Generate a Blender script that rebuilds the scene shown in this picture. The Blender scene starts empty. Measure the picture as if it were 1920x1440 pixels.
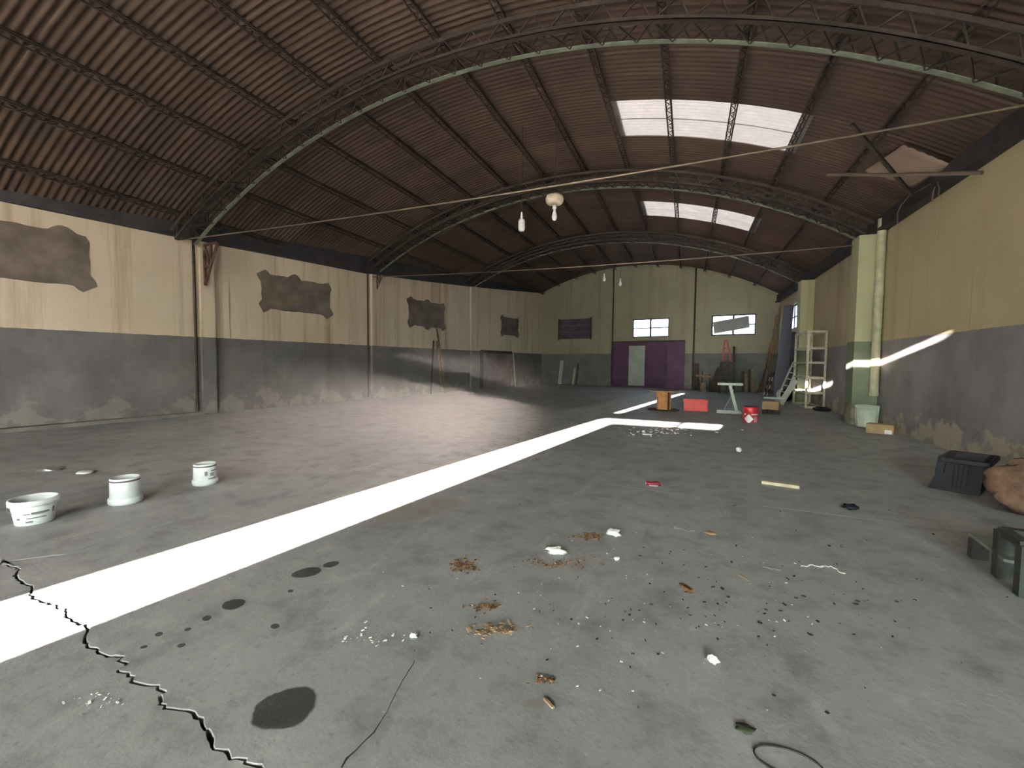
import bpy, bmesh, math, random
from mathutils import Vector, Matrix, noise as mnoise
random.seed(7)
S = bpy.context.scene
C = S.collection

# ------------------------------------------------------------------ camera
F_PX, YAW, PITCH, ROLL, CAM_H = 816.7, -21.98, -2.87, 0.535, 1.4
_y, _p, _r = (math.radians(a) for a in (YAW, PITCH, ROLL))
FW = Vector((math.sin(_y)*math.cos(_p), math.cos(_y)*math.cos(_p), math.sin(_p)))
_rt = Vector((math.cos(_y), -math.sin(_y), 0)); _up = _rt.cross(FW)
RT = _rt*math.cos(_r) + _up*math.sin(_r)
UP = _up*math.cos(_r) - _rt*math.sin(_r)
cam_d = bpy.data.cameras.new('camera'); cam = bpy.data.objects.new('camera', cam_d); C.objects.link(cam)
cam_d.sensor_width = 36; cam_d.lens = F_PX/1920*36; cam_d.clip_start = .05; cam_d.clip_end = 400
m = Matrix((RT, UP, -FW)).transposed().to_4x4(); m.translation = (0, 0, CAM_H); cam.matrix_world = m
S.camera = cam

# ------------------------------------------------------------------ world, sun, exposure
W = bpy.data.worlds.new('sky'); S.world = W; W.use_nodes = True
bg = W.node_tree.nodes['Background']
bg.inputs[0].default_value = (0.86, 1.0, 0.98, 1); bg.inputs[1].default_value = 24.0
FRONT = -9.0                             # inner face of the entrance wall behind the camera
SUN_DP, SUN_DZ = 0.165, -0.1735          # travel of the sunlight per metre along the hall
sd = bpy.data.lights.new('sun', 'SUN'); sd.energy = 190; sd.angle = math.radians(.35); sd.color = (1.0, .89, .82)
sun = bpy.data.objects.new('sun', sd); C.objects.link(sun); sun.location = (-6, -20, 8)
sun.rotation_euler = Vector((SUN_DP, 1, SUN_DZ)).to_track_quat('-Z', 'Y').to_euler()
pd = bpy.data.lights.new('entrance_portal', 'AREA'); pd.shape = 'RECTANGLE'; pd.size = 3.3; pd.size_y = 4.96
pd.cycles.is_portal = True
po = bpy.data.objects.new('entrance_portal', pd); C.objects.link(po); po.location = (2.25, FRONT, 2.48)
po.rotation_euler = Vector((0, 1, 0)).to_track_quat('-Z', 'Y').to_euler()
V = S.view_settings; V.view_transform = 'Standard'; V.look = 'None'; V.gamma = 1; V.use_curve_mapping = False; V.exposure = 1.3

# ------------------------------------------------------------------ pixel helpers (1920 x 1440 frame)
def ray(u, v): return FW + RT*((u-960)/F_PX) + UP*((720-v)/F_PX)
EYE = Vector((0, 0, CAM_H))
P_R = 4.09
PL0, PLS = -12.4453, .1205
AB, ABS = 25.78, -.2196
def on_floor(u, v, z=0.0):
    d = ray(u, v); return EYE + d*((z-CAM_H)/d.z)
def on_right(u, v, p=P_R):
    d = ray(u, v); return EYE + d*(p/d.x)
def on_left(u, v, off=0):
    d = ray(u, v); return EYE + d*((PL0+off)/(d.x-PLS*d.y))
def on_back(u, v, off=0):
    d = ray(u, v); return EYE + d*((AB+off)/(d.y-ABS*d.x))
def on_y(u, v, y):
    d = ray(u, v); return EYE + d*(y/d.y)
def depth(q): return (Vector(q)-EYE).dot(FW)
def px(n, q): return n*depth(q)/F_PX
VC, VZ, VR = -3.6, -7.1, 14.235          # vault axis and radius
def roof_z(p, r=VR): return VZ + math.sqrt(r*r-(p-VC)**2)

# ------------------------------------------------------------------ materials
MATS = {}
def nt(name):
    m = bpy.data.materials.new(name); m.use_nodes = True; t = m.node_tree
    return m, t, t.nodes, t.links, t.nodes['Principled BSDF']
def ramp(N, L, src, stops):
    r = N.new('ShaderNodeValToRGB'); e = r.color_ramp.elements
    while len(e) < len(stops): e.new(.5)
    for i, (pos, col) in enumerate(stops):
        e[i].position = pos; e[i].color = (*col, 1) if len(col) == 3 else col
    L.new(src, r.inputs[0]); return r.outputs[0]
def noise_tex(N, L, vec, scale, detail=4, rough=.55):
    n = N.new('ShaderNodeTexNoise'); n.inputs['Scale'].default_value = scale; n.inputs['Detail'].default_value = detail
    n.inputs['Roughness'].default_value = rough
    if vec is not None: L.new(vec, n.inputs['Vector'])
    return n.outputs[0]
def mapping(N, L, vec, sc):
    q = N.new('ShaderNodeMapping'); q.inputs['Scale'].default_value = sc; L.new(vec, q.inputs[0]); return q.outputs[0]
def mixc(N, L, fac, a, b, mode='MIX'):
    q = N.new('ShaderNodeMix'); q.data_type = 'RGBA'; q.blend_type = mode
    for s, i in ((fac, 0), (a, 6), (b, 7)):
        if isinstance(s, (float, int)): q.inputs[i].default_value = s
        elif isinstance(s, tuple): q.inputs[i].default_value = (*s, 1)
        else: L.new(s, q.inputs[i])
    return q.outputs[2]
def math_(N, L, op, a, b=None):
    q = N.new('ShaderNodeMath'); q.operation = op
    for s, i in ((a, 0), (b, 1)):
        if s is None: continue
        if isinstance(s, (float, int)): q.inputs[i].default_value = s
        else: L.new(s, q.inputs[i])
    return q.outputs[0]
def bump(N, L, b, h, strength=.3, dist=.02):
    q = N.new('ShaderNodeBump'); q.inputs['Strength'].default_value = strength; q.inputs['Distance'].default_value = dist
    L.new(h, q.inputs['Height']); L.new(q.outputs[0], b.inputs['Normal'])
def M(name, col, rough=.6, metal=0.0, var=.12, scale=6.0, spec=.3, dirt=None):
    """plain painted / raw material with mottled colour"""
    if name in MATS: return MATS[name]
    m, t, N, L, b = nt(name)
    tc = N.new('ShaderNodeTexCoord').outputs['Object']
    n = noise_tex(N, L, tc, scale)
    lo = tuple(max(0, c*(1-var*2)) for c in col); hi = tuple(min(1, c*(1+var)) for c in col)
    c = ramp(N, L, n, [(.3, lo), (.7, hi)])
    if dirt:
        d = noise_tex(N, L, tc, scale*2.3, 6, .7)
        f = ramp(N, L, d, [(.5, (0, 0, 0)), (.68, (1, 1, 1))])
        c = mixc(N, L, f, c, dirt)
    L.new(c, b.inputs['Base Color'])
    b.inputs['Roughness'].default_value = rough; b.inputs['Metallic'].default_value = metal
    b.inputs['Specular IOR Level'].default_value = spec
    MATS[name] = m; return m

def wall_material(name, cream, cream2, grey, stain, streak=.5, efflo=0.0, dado=1.965):
    m, t, N, L, b = nt(name)
    pos = N.new('ShaderNodeNewGeometry').outputs['Position']
    sx = N.new('ShaderNodeSeparateXYZ'); L.new(pos, sx.inputs[0]); z = sx.outputs[2]
    big = noise_tex(N, L, pos, .55, 5, .6)
    up = ramp(N, L, big, [(.3, cream2), (.65, cream)])
    st = noise_tex(N, L, mapping(N, L, pos, (2.1, 2.1, .09)), 1.0, 6, .65)
    sf = ramp(N, L, st, [(.54, (0, 0, 0)), (.72, (streak, streak, streak))])
    up = mixc(N, L, sf, up, stain)
    st2 = noise_tex(N, L, mapping(N, L, pos, (7.5, 7.5, .22)), 1.0, 4, .6)
    sf2 = ramp(N, L, st2, [(.66, (0, 0, 0)), (.74, (streak*.9, streak*.9, streak*.9))])
    up = mixc(N, L, sf2, up, tuple(c*.6 for c in stain))
    blot = noise_tex(N, L, pos, 2.6, 7, .7)
    up = mixc(N, L, ramp(N, L, blot, [(.64, (0, 0, 0)), (.75, (.35, .35, .35))]), up, stain)
    g1 = noise_tex(N, L, pos, .9, 6, .65)
    lowc = ramp(N, L, g1, [(.32, tuple(c*.72 for c in grey)), (.55, grey), (.75, tuple(min(1, c*1.3) for c in grey))])
    lowc = mixc(N, L, math_(N, L, 'MULTIPLY', sf, .5), lowc, tuple(c*.5 for c in grey))
    # worn plaster along the foot of the wall
    foot = N.new('ShaderNodeMapRange'); L.new(z, foot.inputs[0]); foot.inputs[1].default_value = 1.0; foot.inputs[2].default_value = .1
    foot.inputs[3].default_value = -.28; foot.inputs[4].default_value = .12
    w = math_(N, L, 'ADD', noise_tex(N, L, pos, 1.7, 8, .62), foot.outputs[0])
    wf = ramp(N, L, w, [(.52, (0, 0, 0)), (.56, (efflo, efflo, efflo))])
    lowc = mixc(N, L, wf, lowc, (.42, .37, .28))
    w2 = math_(N, L, 'ADD', noise_tex(N, L, pos, 3.1, 8, .6), math_(N, L, 'MULTIPLY', foot.outputs[0], .5))
    lowc = mixc(N, L, ramp(N, L, w2, [(.58, (0, 0, 0)), (.63, (.55, .55, .55))]), lowc, tuple(c*.6 for c in grey))
    wob = math_(N, L, 'MULTIPLY', math_(N, L, 'SUBTRACT', noise_tex(N, L, pos, 5, 3), .5), .03)
    isup = math_(N, L, 'GREATER_THAN', math_(N, L, 'ADD', z, wob), dado)
    c = mixc(N, L, isup, lowc, up)
    L.new(c, b.inputs['Base Color']); b.inputs['Roughness'].default_value = .75; b.inputs['Specular IOR Level'].default_value = .25
    bump(N, L, b, noise_tex(N, L, pos, 14, 6, .6), .25, .02)
    return m

M_WALL_L = wall_material('limewash_left', (.70, .57, .44), (.60, .48, .35), (.17, .155, .15), (.27, .18, .09), .75, .25)
M_WALL_R = wall_material('limewash_right', (.49, .42, .26), (.42, .35, .21), (.27, .255, .26), (.27, .21, .11), .5, .9)
M_WALL_P = wall_material('limewash_pilaster', (.45, .44, .27), (.38, .37, .22), (.19, .22, .15), (.25, .22, .11), .6, .5)
M_WALL_B = wall_material('limewash_back', (.32, .305, .205), (.26, .24, .165), (.15, .15, .145), (.2, .16, .11), .7, .15)

# concrete floor: mottling, speckles, pale scuffs, oil drips
OIL = [(535, 1327, 66, 40, -24), (576, 1073, 30, 9, -12), (621, 1058, 17, 6, -12), (438, 1132, 24, 10, -12), (388, 1159, 9, 5, -15),
       (298, 1189, 8, 4, -15), (352, 1180, 7, 3, -15), (340, 1210, 9, 4, -15), (516, 1174, 9, 5, -10), (545, 1108, 6, 3, -10), (270, 1213, 8, 3, -15),
       (790, 955, 90, 20, -12), (1020, 1275, 20, 8, 0), (1000, 1318, 26, 10, 0)]
def floor_material():
    m, t, N, L, b = nt('worn_concrete')
    pos = N.new('ShaderNodeNewGeometry').outputs['Position']
    n1 = noise_tex(N, L, pos, .45, 6, .6); n2 = noise_tex(N, L, pos, 3.2, 8, .68); n3 = noise_tex(N, L, pos, 28, 4, .6)
    c = ramp(N, L, n1, [(.3, (.25, .255, .26)), (.5, (.31, .315, .312)), (.72, (.365, .365, .355))])
    c = mixc(N, L, ramp(N, L, n2, [(.34, (.75, .75, .75)), (.5, (0, 0, 0))]), c, (.17, .172, .17))
    c = mixc(N, L, ramp(N, L, n2, [(.57, (0, 0, 0)), (.70, (.55, .55, .55))]), c, (.47, .465, .445))
    c = mixc(N, L, ramp(N, L, n3, [(.30, (.6, .6, .6)), (.40, (0, 0, 0))]), c, (.17, .17, .165))
    c = mixc(N, L, ramp(N, L, n3, [(.67, (0, 0, 0)), (.74, (.5, .5, .5))]), c, (.55, .54, .5))
    # dark dirt flecks
    n4 = noise_tex(N, L, pos, 8.0, 6, .78)
    c = mixc(N, L, ramp(N, L, n4, [(.65, (0, 0, 0)), (.70, (.75, .75, .75))]), c, (.10, .098, .095))
    # whitish swept scuffs along the hall
    n5 = noise_tex(N, L, mapping(N, L, pos, (3.0, .5, 1)), 1.4, 6, .7)
    c = mixc(N, L, ramp(N, L, n5, [(.58, (0, 0, 0)), (.74, (.5, .5, .5))]), c, (.52, .51, .48))
    wob = noise_tex(N, L, pos, 6, 3, .6)
    for k, (u, v, ru, rv, ang) in enumerate(OIL):
        o = on_floor(u, v); ca, sa = math.cos(math.radians(ang)), math.sin(math.radians(ang))
        e1 = on_floor(u+ru*ca, v+ru*sa)-o; e2 = on_floor(u-rv*sa, v+rv*ca)-o
        det = e1.x*e2.y-e1.y*e2.x
        # barycentric coordinates of the floor point in the (e1, e2) frame
        def lin(ax, ay):
            q = N.new('ShaderNodeVectorMath'); q.operation = 'DOT_PRODUCT'; L.new(pos, q.inputs[0]); q.inputs[1].default_value = (ax, ay, 0)
            return math_(N, L, 'SUBTRACT', q.outputs['Value'], ax*o.x+ay*o.y)
        s = lin(e2.y/det, -e2.x/det); q2 = lin(-e1.y/det, e1.x/det)
        rr = math_(N, L, 'ADD', math_(N, L, 'MULTIPLY', s, s), math_(N, L, 'MULTIPLY', q2, q2))
        rr = math_(N, L, 'ADD', rr, math_(N, L, 'MULTIPLY', math_(N, L, 'SUBTRACT', wob, .5), 1.1))
        soft = k >= 11
        f = ramp(N, L, rr, [(.55 if soft else .82, (.35,)*3 if soft else (.95,)*3), (1.0 if soft else .98, (0, 0, 0))])
        c = mixc(N, L, f, c, (.24, .17, .11) if k == 11 else (.04, .04, .042) if not soft else (.2, .15, .1))
    L.new(c, b.inputs['Base Color'])
    b.inputs['Roughness'].default_value = .62; b.inputs['Specular IOR Level'].default_value = .35
    bump(N, L, b, noise_tex(N, L, pos, 22, 6, .65), .25, .01)
    return m
M_FLOOR = floor_material()

def roof_material(name, col, translucent=False):
    m, t, N, L, b = nt(name)
    tc = N.new('ShaderNodeTexCoord').outputs['Object']; oi = N.new('ShaderNodeObjectInfo').outputs['Random']
    n = noise_tex(N, L, tc, 1.6, 6, .65)
    c = ramp(N, L, n, [(.3, tuple(x*.72 for x in col)), (.7, tuple(x*1.18 for x in col))])
    v = math_(N, L, 'ADD', math_(N, L, 'MULTIPLY', oi, .28), .86)
    cm = N.new('ShaderNodeVectorMath'); cm.operation = 'SCALE'; L.new(c, cm.inputs[0]); L.new(v, cm.inputs['Scale'])
    L.new(cm.outputs[0], b.inputs['Base Color']); b.inputs['Roughness'].default_value = .6
    b.inputs['Specular IOR Level'].default_value = .25
    if translucent:
        tr = N.new('ShaderNodeBsdfTranslucent'); tr.inputs[0].default_value = (.028, .0222, .0215, 1)
        mx = N.new('ShaderNodeMixShader'); mx.inputs[0].default_value = .5
        L.new(b.outputs[0], mx.inputs[1]); L.new(tr.outputs[0], mx.inputs[2]); L.new(mx.outputs[0], N['Material Output'].inputs[0])
    return m
M_ROOF = roof_material('rusty_roof_sheet', (.088, .058, .042))
M_SKY = roof_material('translucent_roof_sheet', (.42, .38, .35), True)
M_STEEL = M('dark_steel', (.06, .045, .035), .6, .2, .2, 9)
M_STEEL_LIT = M('green_lit_steel', (.23, .27, .2), .5, .2, .15, 5)  # green light on the lower chords put into the steel colour
M_BEAM = M('eave_beam_paint', (.045, .04, .042), .7, 0, .2, 3)
M_ROD = M('galvanised_rod', (.19, .145, .11), .5, .4, .15, 4)
M_CEMENT = M('raw_cement_render', (.175, .14, .115), .9, 0, .18, 2.2, .1)
M_PURPLE = M('purple_door_paint', (.085, .035, .075), .5, 0, .15, 2)
M_PALE = M('pale_wicket_paint', (.42, .44, .40), .6, 0, .08, 2)
M_FRAME = M('window_frame_steel', (.05, .05, .06), .6, .2, .1, 6)
M_WHITE = M('white_plastic', (.74, .76, .77), .4, 0, .04, 5, .4)
M_INK = M('grey_print', (.22, .21, .22), .6, 0, .1, 20)
M_CREAMRACK = M('cream_rack_paint', (.62, .60, .46), .55, 0, .1, 6, .3, (.35, .27, .15))
M_PALEGREEN = M('pale_green_paint', (.52, .60, .52), .5, 0, .12, 8, .3, (.3, .28, .2))
M_RED = M('red_plastic', (.62, .05, .035), .4, 0, .1, 5, .4)
M_REDCAN = M('red_can_paint', (.48, .025, .04), .4, .1, .1, 5, .4)
M_LABEL = M('white_label', (.75, .72, .72), .5, 0, .04, 8)
M_CARD = M('brown_cardboard', (.36, .25, .14), .85, 0, .12, 5, .1)
M_WOOD = M('weathered_wood', (.27, .19, .12), .8, 0, .2, 7, .15)
M_WOODPALE = M('pale_softwood', (.55, .47, .33), .75, 0, .1, 7, .15)
M_WOODDARK = M('dark_wood', (.06, .045, .035), .8, 0, .2, 7, .15)
M_CORE = M('orange_plywood', (.42, .20, .08), .75, 0, .15, 6, .15)
M_BLACK = M('black_plastic', (.012, .012, .016), .5, 0, .1, 5, .2)
M_BLACKSTEEL = M('black_painted_steel', (.03, .033, .03), .5, 0, .2, 10, .4)
M_TRAY = M('grey_green_plate', (.2, .22, .19), .6, 0, .15, 8, .3)
M_SACK = M('brown_jute', (.16, .10, .07), .9, 0, .2, 12, .1)
M_BLUE = M('blue_grey_sheet', (.07, .07, .10), .45, .1, .15, 1.2, .5)
M_BLUE2 = M('dark_blue_sheet', (.03, .03, .045), .5, .1, .15, 1.2, .5)
M_GREENBIN = M('pale_green_plastic', (.55, .63, .50), .5, 0, .1, 3, .3)
M_PIPE = M('cream_pipe', (.46, .43, .29), .6, 0, .15, 4, .3)
M_REDROD = M('faded_red_paint', (.45, .1, .1), .7, 0, .15, 4)
M_GLASSBULB = M('opal_bulb', (.82, .80, .77), .25, 0, .02, 3, .5)
M_SHADE = M('cream_enamel', (.62, .52, .38), .45, 0, .12, 6, .4)
M_PAPER = M('white_paper', (.75, .74, .70), .8, 0, .08, 20, .1)
M_RUST = M('sawdust', (.22, .125, .07), .95, 0, .4, 60, .05)
M_TIN = M('bare_tin', (.5, .5, .5), .35, .8, .1, 8)
M_LEAF = M('dry_green_leaf', (.045, .055, .03), .8, 0, .2, 20)
M_DIRT = M('dark_dirt', (.05, .047, .045), .95, 0, .3, 20, .05)
M_ASPHALT = M('outside_paving', (.09, .09, .09), .9, 0, .1, 2)
M_BLOCKER = M('sun_blocker_green', (.48, .60, .51), .8, 0, .08, 1)  # green so the added block bounces green light into the hall
def glass_material():
    m, t, N, L, b = nt('dusty_glass'); N.remove(b)
    tr = N.new('ShaderNodeBsdfTransparent'); tr.inputs[0].default_value = (.34, .35, .38, 1)
    d = N.new('ShaderNodeBsdfTranslucent'); d.inputs[0].default_value = (.75, .8, .95, 1)
    mx = N.new('ShaderNodeMixShader'); mx.inputs[0].default_value = .25
    L.new(tr.outputs[0], mx.inputs[1]); L.new(d.outputs[0], mx.inputs[2]); L.new(mx.outputs[0], N['Material Output'].inputs[0]); return m
M_GLASS = glass_material()
def sun_filter_material():  # added filter: passes a little sun and glows warm
    m, t, N, L, b = nt('sun_filter')
    b.inputs['Base Color'].default_value = (.16, .15, .14, 1); b.inputs['Roughness'].default_value = .9
    tl = N.new('ShaderNodeBsdfTranslucent'); tl.inputs[0].default_value = (.42, .41, .41, 1)
    tr = N.new('ShaderNodeBsdfTransparent'); mx = N.new('ShaderNodeMixShader'); mx.inputs[0].default_value = .06
    L.new(tl.outputs[0], mx.inputs[1]); L.new(tr.outputs[0], mx.inputs[2]); L.new(mx.outputs[0], N['Material Output'].inputs[0]); return m
M_SUN_FILTER = sun_filter_material()
def light_panel_material():  # added panels that glow when the sun lamp strikes them
    m, t, N, L, b = nt('translucent_light_panel'); N.remove(b)
    tr = N.new('ShaderNodeBsdfTranslucent'); tr.inputs[0].default_value = (.58, .57, .56, 1); L.new(tr.outputs[0], N['Material Output'].inputs[0]); return m
M_LIGHT_PANEL = light_panel_material()

# ------------------------------------------------------------------ mesh builder
class MB:
    def __init__(s): s.v = []; s.f = []; s.sm = []
    def add(s, vs, fs, smooth=False):
        o = len(s.v); s.v += [tuple(x) for x in vs]; s.f += [tuple(i+o for i in f) for f in fs]; s.sm += [smooth]*len(fs); return s
    def hexa(s, b4, t4):
        return s.add(list(b4)+list(t4), [(3, 2, 1, 0), (4, 5, 6, 7), (0, 1, 5, 4), (1, 2, 6, 5), (2, 3, 7, 6), (3, 0, 4, 7)])
    def box(s, x0, x1, y0, y1, z0, z1):
        return s.hexa([(x0, y0, z0), (x1, y0, z0), (x1, y1, z0), (x0, y1, z0)], [(x0, y0, z1), (x1, y0, z1), (x1, y1, z1), (x0, y1, z1)])
    def beam(s, a, b, w, h, up=(0, 0, 1)):
        a, b = Vector(a), Vector(b); d = (b-a).normalized(); u = Vector(up)
        if abs(d.dot(u)) > .98: u = Vector((0, 1, 0))
        sd = d.cross(u).normalized()*(w/2); uu = sd.cross(d).normalized()*(h/2)
        return s.hexa([a-sd-uu, b-sd-uu, b+sd-uu, a+sd-uu], [a-sd+uu, b-sd+uu, b+sd+uu, a+sd+uu])
    def tube(s, pts, r, n=8, caps=True):
        pts = [Vector(q) for q in pts]; rings = []
        rs = r if isinstance(r, (list, tuple)) else [r]*len(pts)
        prev = None
        for i, q in enumerate(pts):
            d = (pts[min(i+1, len(pts)-1)]-pts[max(i-1, 0)]).normalized()
            u = prev if prev is not None else (Vector((0, 0, 1)) if abs(d.z) < .9 else Vector((1, 0, 0)))
            sd = d.cross(u).normalized(); u2 = sd.cross(d).normalized(); prev = u2
            rings.append([q+(sd*math.cos(2*math.pi*k/n)+u2*math.sin(2*math.pi*k/n))*rs[i] for k in range(n)])
        vs = [x for rg in rings for x in rg]; fs = []
        for i in range(len(pts)-1):
            for k in range(n):
                k2 = (k+1) % n; fs.append((i*n+k, i*n+k2, (i+1)*n+k2, (i+1)*n+k))
        s.add(vs, fs, True)
        if caps:
            s.add(rings[0], [tuple(range(n))[::-1]]); s.add(rings[-1], [tuple(range(n))])
        return s
    def lathe(s, prof, n=24, c=(0, 0, 0), smooth=True, a0=0, a1=2*math.pi):
        full = abs(a1-a0-2*math.pi) < 1e-6; cnt = n if full else n+1
        vs = []; fs = []
        for r, z in prof:
            for k in range(cnt):
                a = a0+(a1-a0)*k/n; vs.append((c[0]+r*math.cos(a), c[1]+r*math.sin(a), c[2]+z))
        for i in range(len(prof)-1):
            for k in range(n):
                k2 = (k+1) % cnt; fs.append((i*cnt+k, i*cnt+k2, (i+1)*cnt+k2, (i+1)*cnt+k))
        return s.add(vs, fs, smooth)
    def prism(s, poly, o, ex, ey, n, depth_):
        """polygon (x, y) in the frame o, ex, ey; extruded from o along n by depth_"""
        o, ex, ey, n = Vector(o), Vector(ex), Vector(ey), Vector(n)
        k = len(poly); a = [o+ex*x+ey*y for x, y in poly]; b = [q+n*depth_ for q in a]
        fs = [tuple(range(k))[::-1], tuple(range(k, 2*k))]+[(i, (i+1) % k, k+(i+1) % k, k+i) for i in range(k)]
        return s.add(a+b, fs)
    def mesh(s, name, mat):
        me = bpy.data.meshes.new(name); me.from_pydata(s.v, [], s.f); me.polygons.foreach_set('use_smooth', s.sm)
        bm = bmesh.new(); bm.from_mesh(me); bmesh.ops.recalc_face_normals(bm, faces=bm.faces); bm.to_mesh(me); bm.free()
        me.materials.append(mat); me.update(); return me
    def build(s, name, mat, parent=None, loc=None, bevel=0):
        o = bpy.data.objects.new(name, s.mesh(name, mat)); C.objects.link(o)
        if parent is not None: o.parent = parent
        if loc is not None: o.location = loc
        if bevel:
            b = o.modifiers.new('bevel', 'BEVEL'); b.width = bevel; b.segments = 2; b.limit_method = 'ANGLE'
        return o
def tag(o, label=None, cat=None, group=None, kind=None):
    if label: o['label'] = label
    if cat: o['category'] = cat
    if group: o['group'] = group
    if kind: o['kind'] = kind
    return o
def thing(name, loc, label, cat, group=None, rz=0):
    o = bpy.data.objects.new(name, None); C.objects.link(o); o.location = loc; o.rotation_euler = (0, 0, rz)
    o.empty_display_size = .1
    return tag(o, label, cat, group)
def struct(o): o['kind'] = 'structure'; return o
def s_empty(name, loc=(0, 0, 0)):
    o = bpy.data.objects.new(name, None); C.objects.link(o); o.location = loc; o['kind'] = 'structure'; return o
def inst(me, name, parent, loc=(0, 0, 0), rot=(0, 0, 0), scale=(1, 1, 1)):
    o = bpy.data.objects.new(name, me); C.objects.link(o); o.parent = parent; o.location = loc; o.rotation_euler = rot; o.scale = scale; return o

# ------------------------------------------------------------------ floor: slabs parted by broken joints
def jag(pts, step=.12, amp=.018, seed=0):
    out = []
    for i in range(len(pts)-1):
        a, b = Vector((*pts[i], 0)), Vector((*pts[i+1], 0)); n = max(1, int((b-a).length/step))
        for k in range(n):
            q = a.lerp(b, k/n); w = 1 if (i or k) else 0
            q += Vector((mnoise.noise(q*5+Vector((seed, 0, 0))), mnoise.noise(q*5+Vector((0, seed+9, 3))), 0))*amp*2*w
            q += Vector((mnoise.noise(q*23), mnoise.noise(q*23+Vector((7, 7, 7))), 0))*amp*w
            out.append((q.x, q.y))
    out.append(tuple(pts[-1])); return out
base = MB().box(-14, 4.6, FRONT-.2, 28.6, -.12, -.035).build('floor', M_DIRT); struct(base)
crack = jag([tuple(on_floor(*c)[:2]) for c in [(0, 1052), (75, 1105), (150, 1178), (240, 1255), (330, 1330), (400, 1385), (480, 1440)]]+[(-.4, .85), (4.5, .1)], .022, .03, 1)
crack = [(-13.5, 2.9), (-6.5, 1.72)]+crack
jointl = jag([crack[2]]+[tuple(on_floor(*c)[:2]) for c in [(120, 1040), (240, 1003), (480, 932), (700, 882), (870, 842)]]+[(-2.6, 9.5), (-1.2, 28.5)], .06, .008, 4)
jr = [tuple(on_floor(*c)[:2]) for c in [(1120, 905), (1400, 945), (1600, 970), (1920, 1010)]]+[(4.5, 4.7)]
# the right-hand joint starts on the long joint
ki = min(range(len(jointl)), key=lambda i: abs(jointl[i][1]-5.1))
jointr = jag([jointl[ki], (-2.2, 5.12)]+jr, .09, .006, 6)
def slab(poly, name='slab'):
    b = bmesh.new(); vs = [b.verts.new((x, y, 0)) for x, y in poly]; f = b.faces.new(vs); b.normal_update()
    if f.normal.z < 0: f.normal_flip()
    r = bmesh.ops.inset_region(b, faces=[f], thickness=.0025, depth=.002, use_boundary=True, use_even_offset=False)
    ex = bmesh.ops.extrude_edge_only(b, edges=[e for e in b.edges if e.is_boundary])
    bmesh.ops.translate(b, verts=[q for q in ex['geom'] if isinstance(q, bmesh.types.BMVert)], vec=(0, 0, -.05))
    bmesh.ops.translate(b, verts=b.verts, vec=(0, 0, -.002))
    bmesh.ops.triangulate(b, faces=[q for q in b.faces if len(q.verts) > 4])
    bmesh.ops.recalc_face_normals(b, faces=b.faces)
    me = bpy.data.meshes.new(name); b.to_mesh(me); b.free(); me.materials.append(M_FLOOR)
    o = bpy.data.objects.new(name, me); C.objects.link(o); o.parent = base; return o
def shift(pts, ax, sg, lo, hi, seed):
    return [(x+(ax == 0)*sg*g_, y+(ax == 1)*sg*g_) for x, y in pts for g_ in [lo+(hi-lo)*abs(mnoise.noise(Vector((x*17+seed, y*17, seed))))]]
crN, crF = shift(crack, 1, -1, .004, .022, 1), shift(crack, 1, 1, .003, .012, 2)
jlL, jlR = shift(jointl, 0, -1, .001, .024, 3), shift(jointl, 0, 1, .001, .016, 4)
jrN, jrF = shift(jointr, 1, -1, .001, .006, 5), shift(jointr, 1, 1, .001, .005, 6)
slab([(4.5, FRONT-.1), (-13.9, FRONT-.1), (-13.9, 2.97)]+crN)
slab([(-13.5, 28.5)]+crF[:3]+jlL[1:])
slab(crF[2:]+[jrN[-1]]+jrN[::-1][1:]+jlR[1:ki][::-1])
slab(jlR[ki:]+[(4.5, 28.5)]+jrF[::-1][:-1])
# fine crack in the near slab
ck = jag([tuple(on_floor(*c)[:2]) for c in [(778, 1238), (752, 1285), (728, 1330), (700, 1375), (668, 1410), (640, 1440)]], .03, .006, 3)
mb = MB(); n = len(ck)
for i in range(n-1):
    (x0, y0), (x1, y1) = ck[i], ck[i+1]; w0 = .001+.006*abs(mnoise.noise(Vector((x0*9, y0*9, 1)))); w1 = .001+.006*abs(mnoise.noise(Vector((x1*9, y1*9, 1))))
    mb.add([(x0-w0, y0, .0012), (x1-w1, y1, .0012), (x1+w1, y1, .0012), (x0+w0, y0, .0012)], [(0, 1, 2, 3)])
mb.build('crack', M_DIRT, base)
# ground outside and an unseen block added to keep sun off the entrance
g = MB().box(-120, 120, -120, FRONT-.2, -.12, -.03).box(-80, -14, FRONT-.2, 90, -.12, -.03).box(4.6, 80, FRONT-.2, 90, -.12, -.03).box(-14, 4.6, 28.6, 90, -.12, -.03).build('ground', M_ASPHALT); struct(g)

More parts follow.
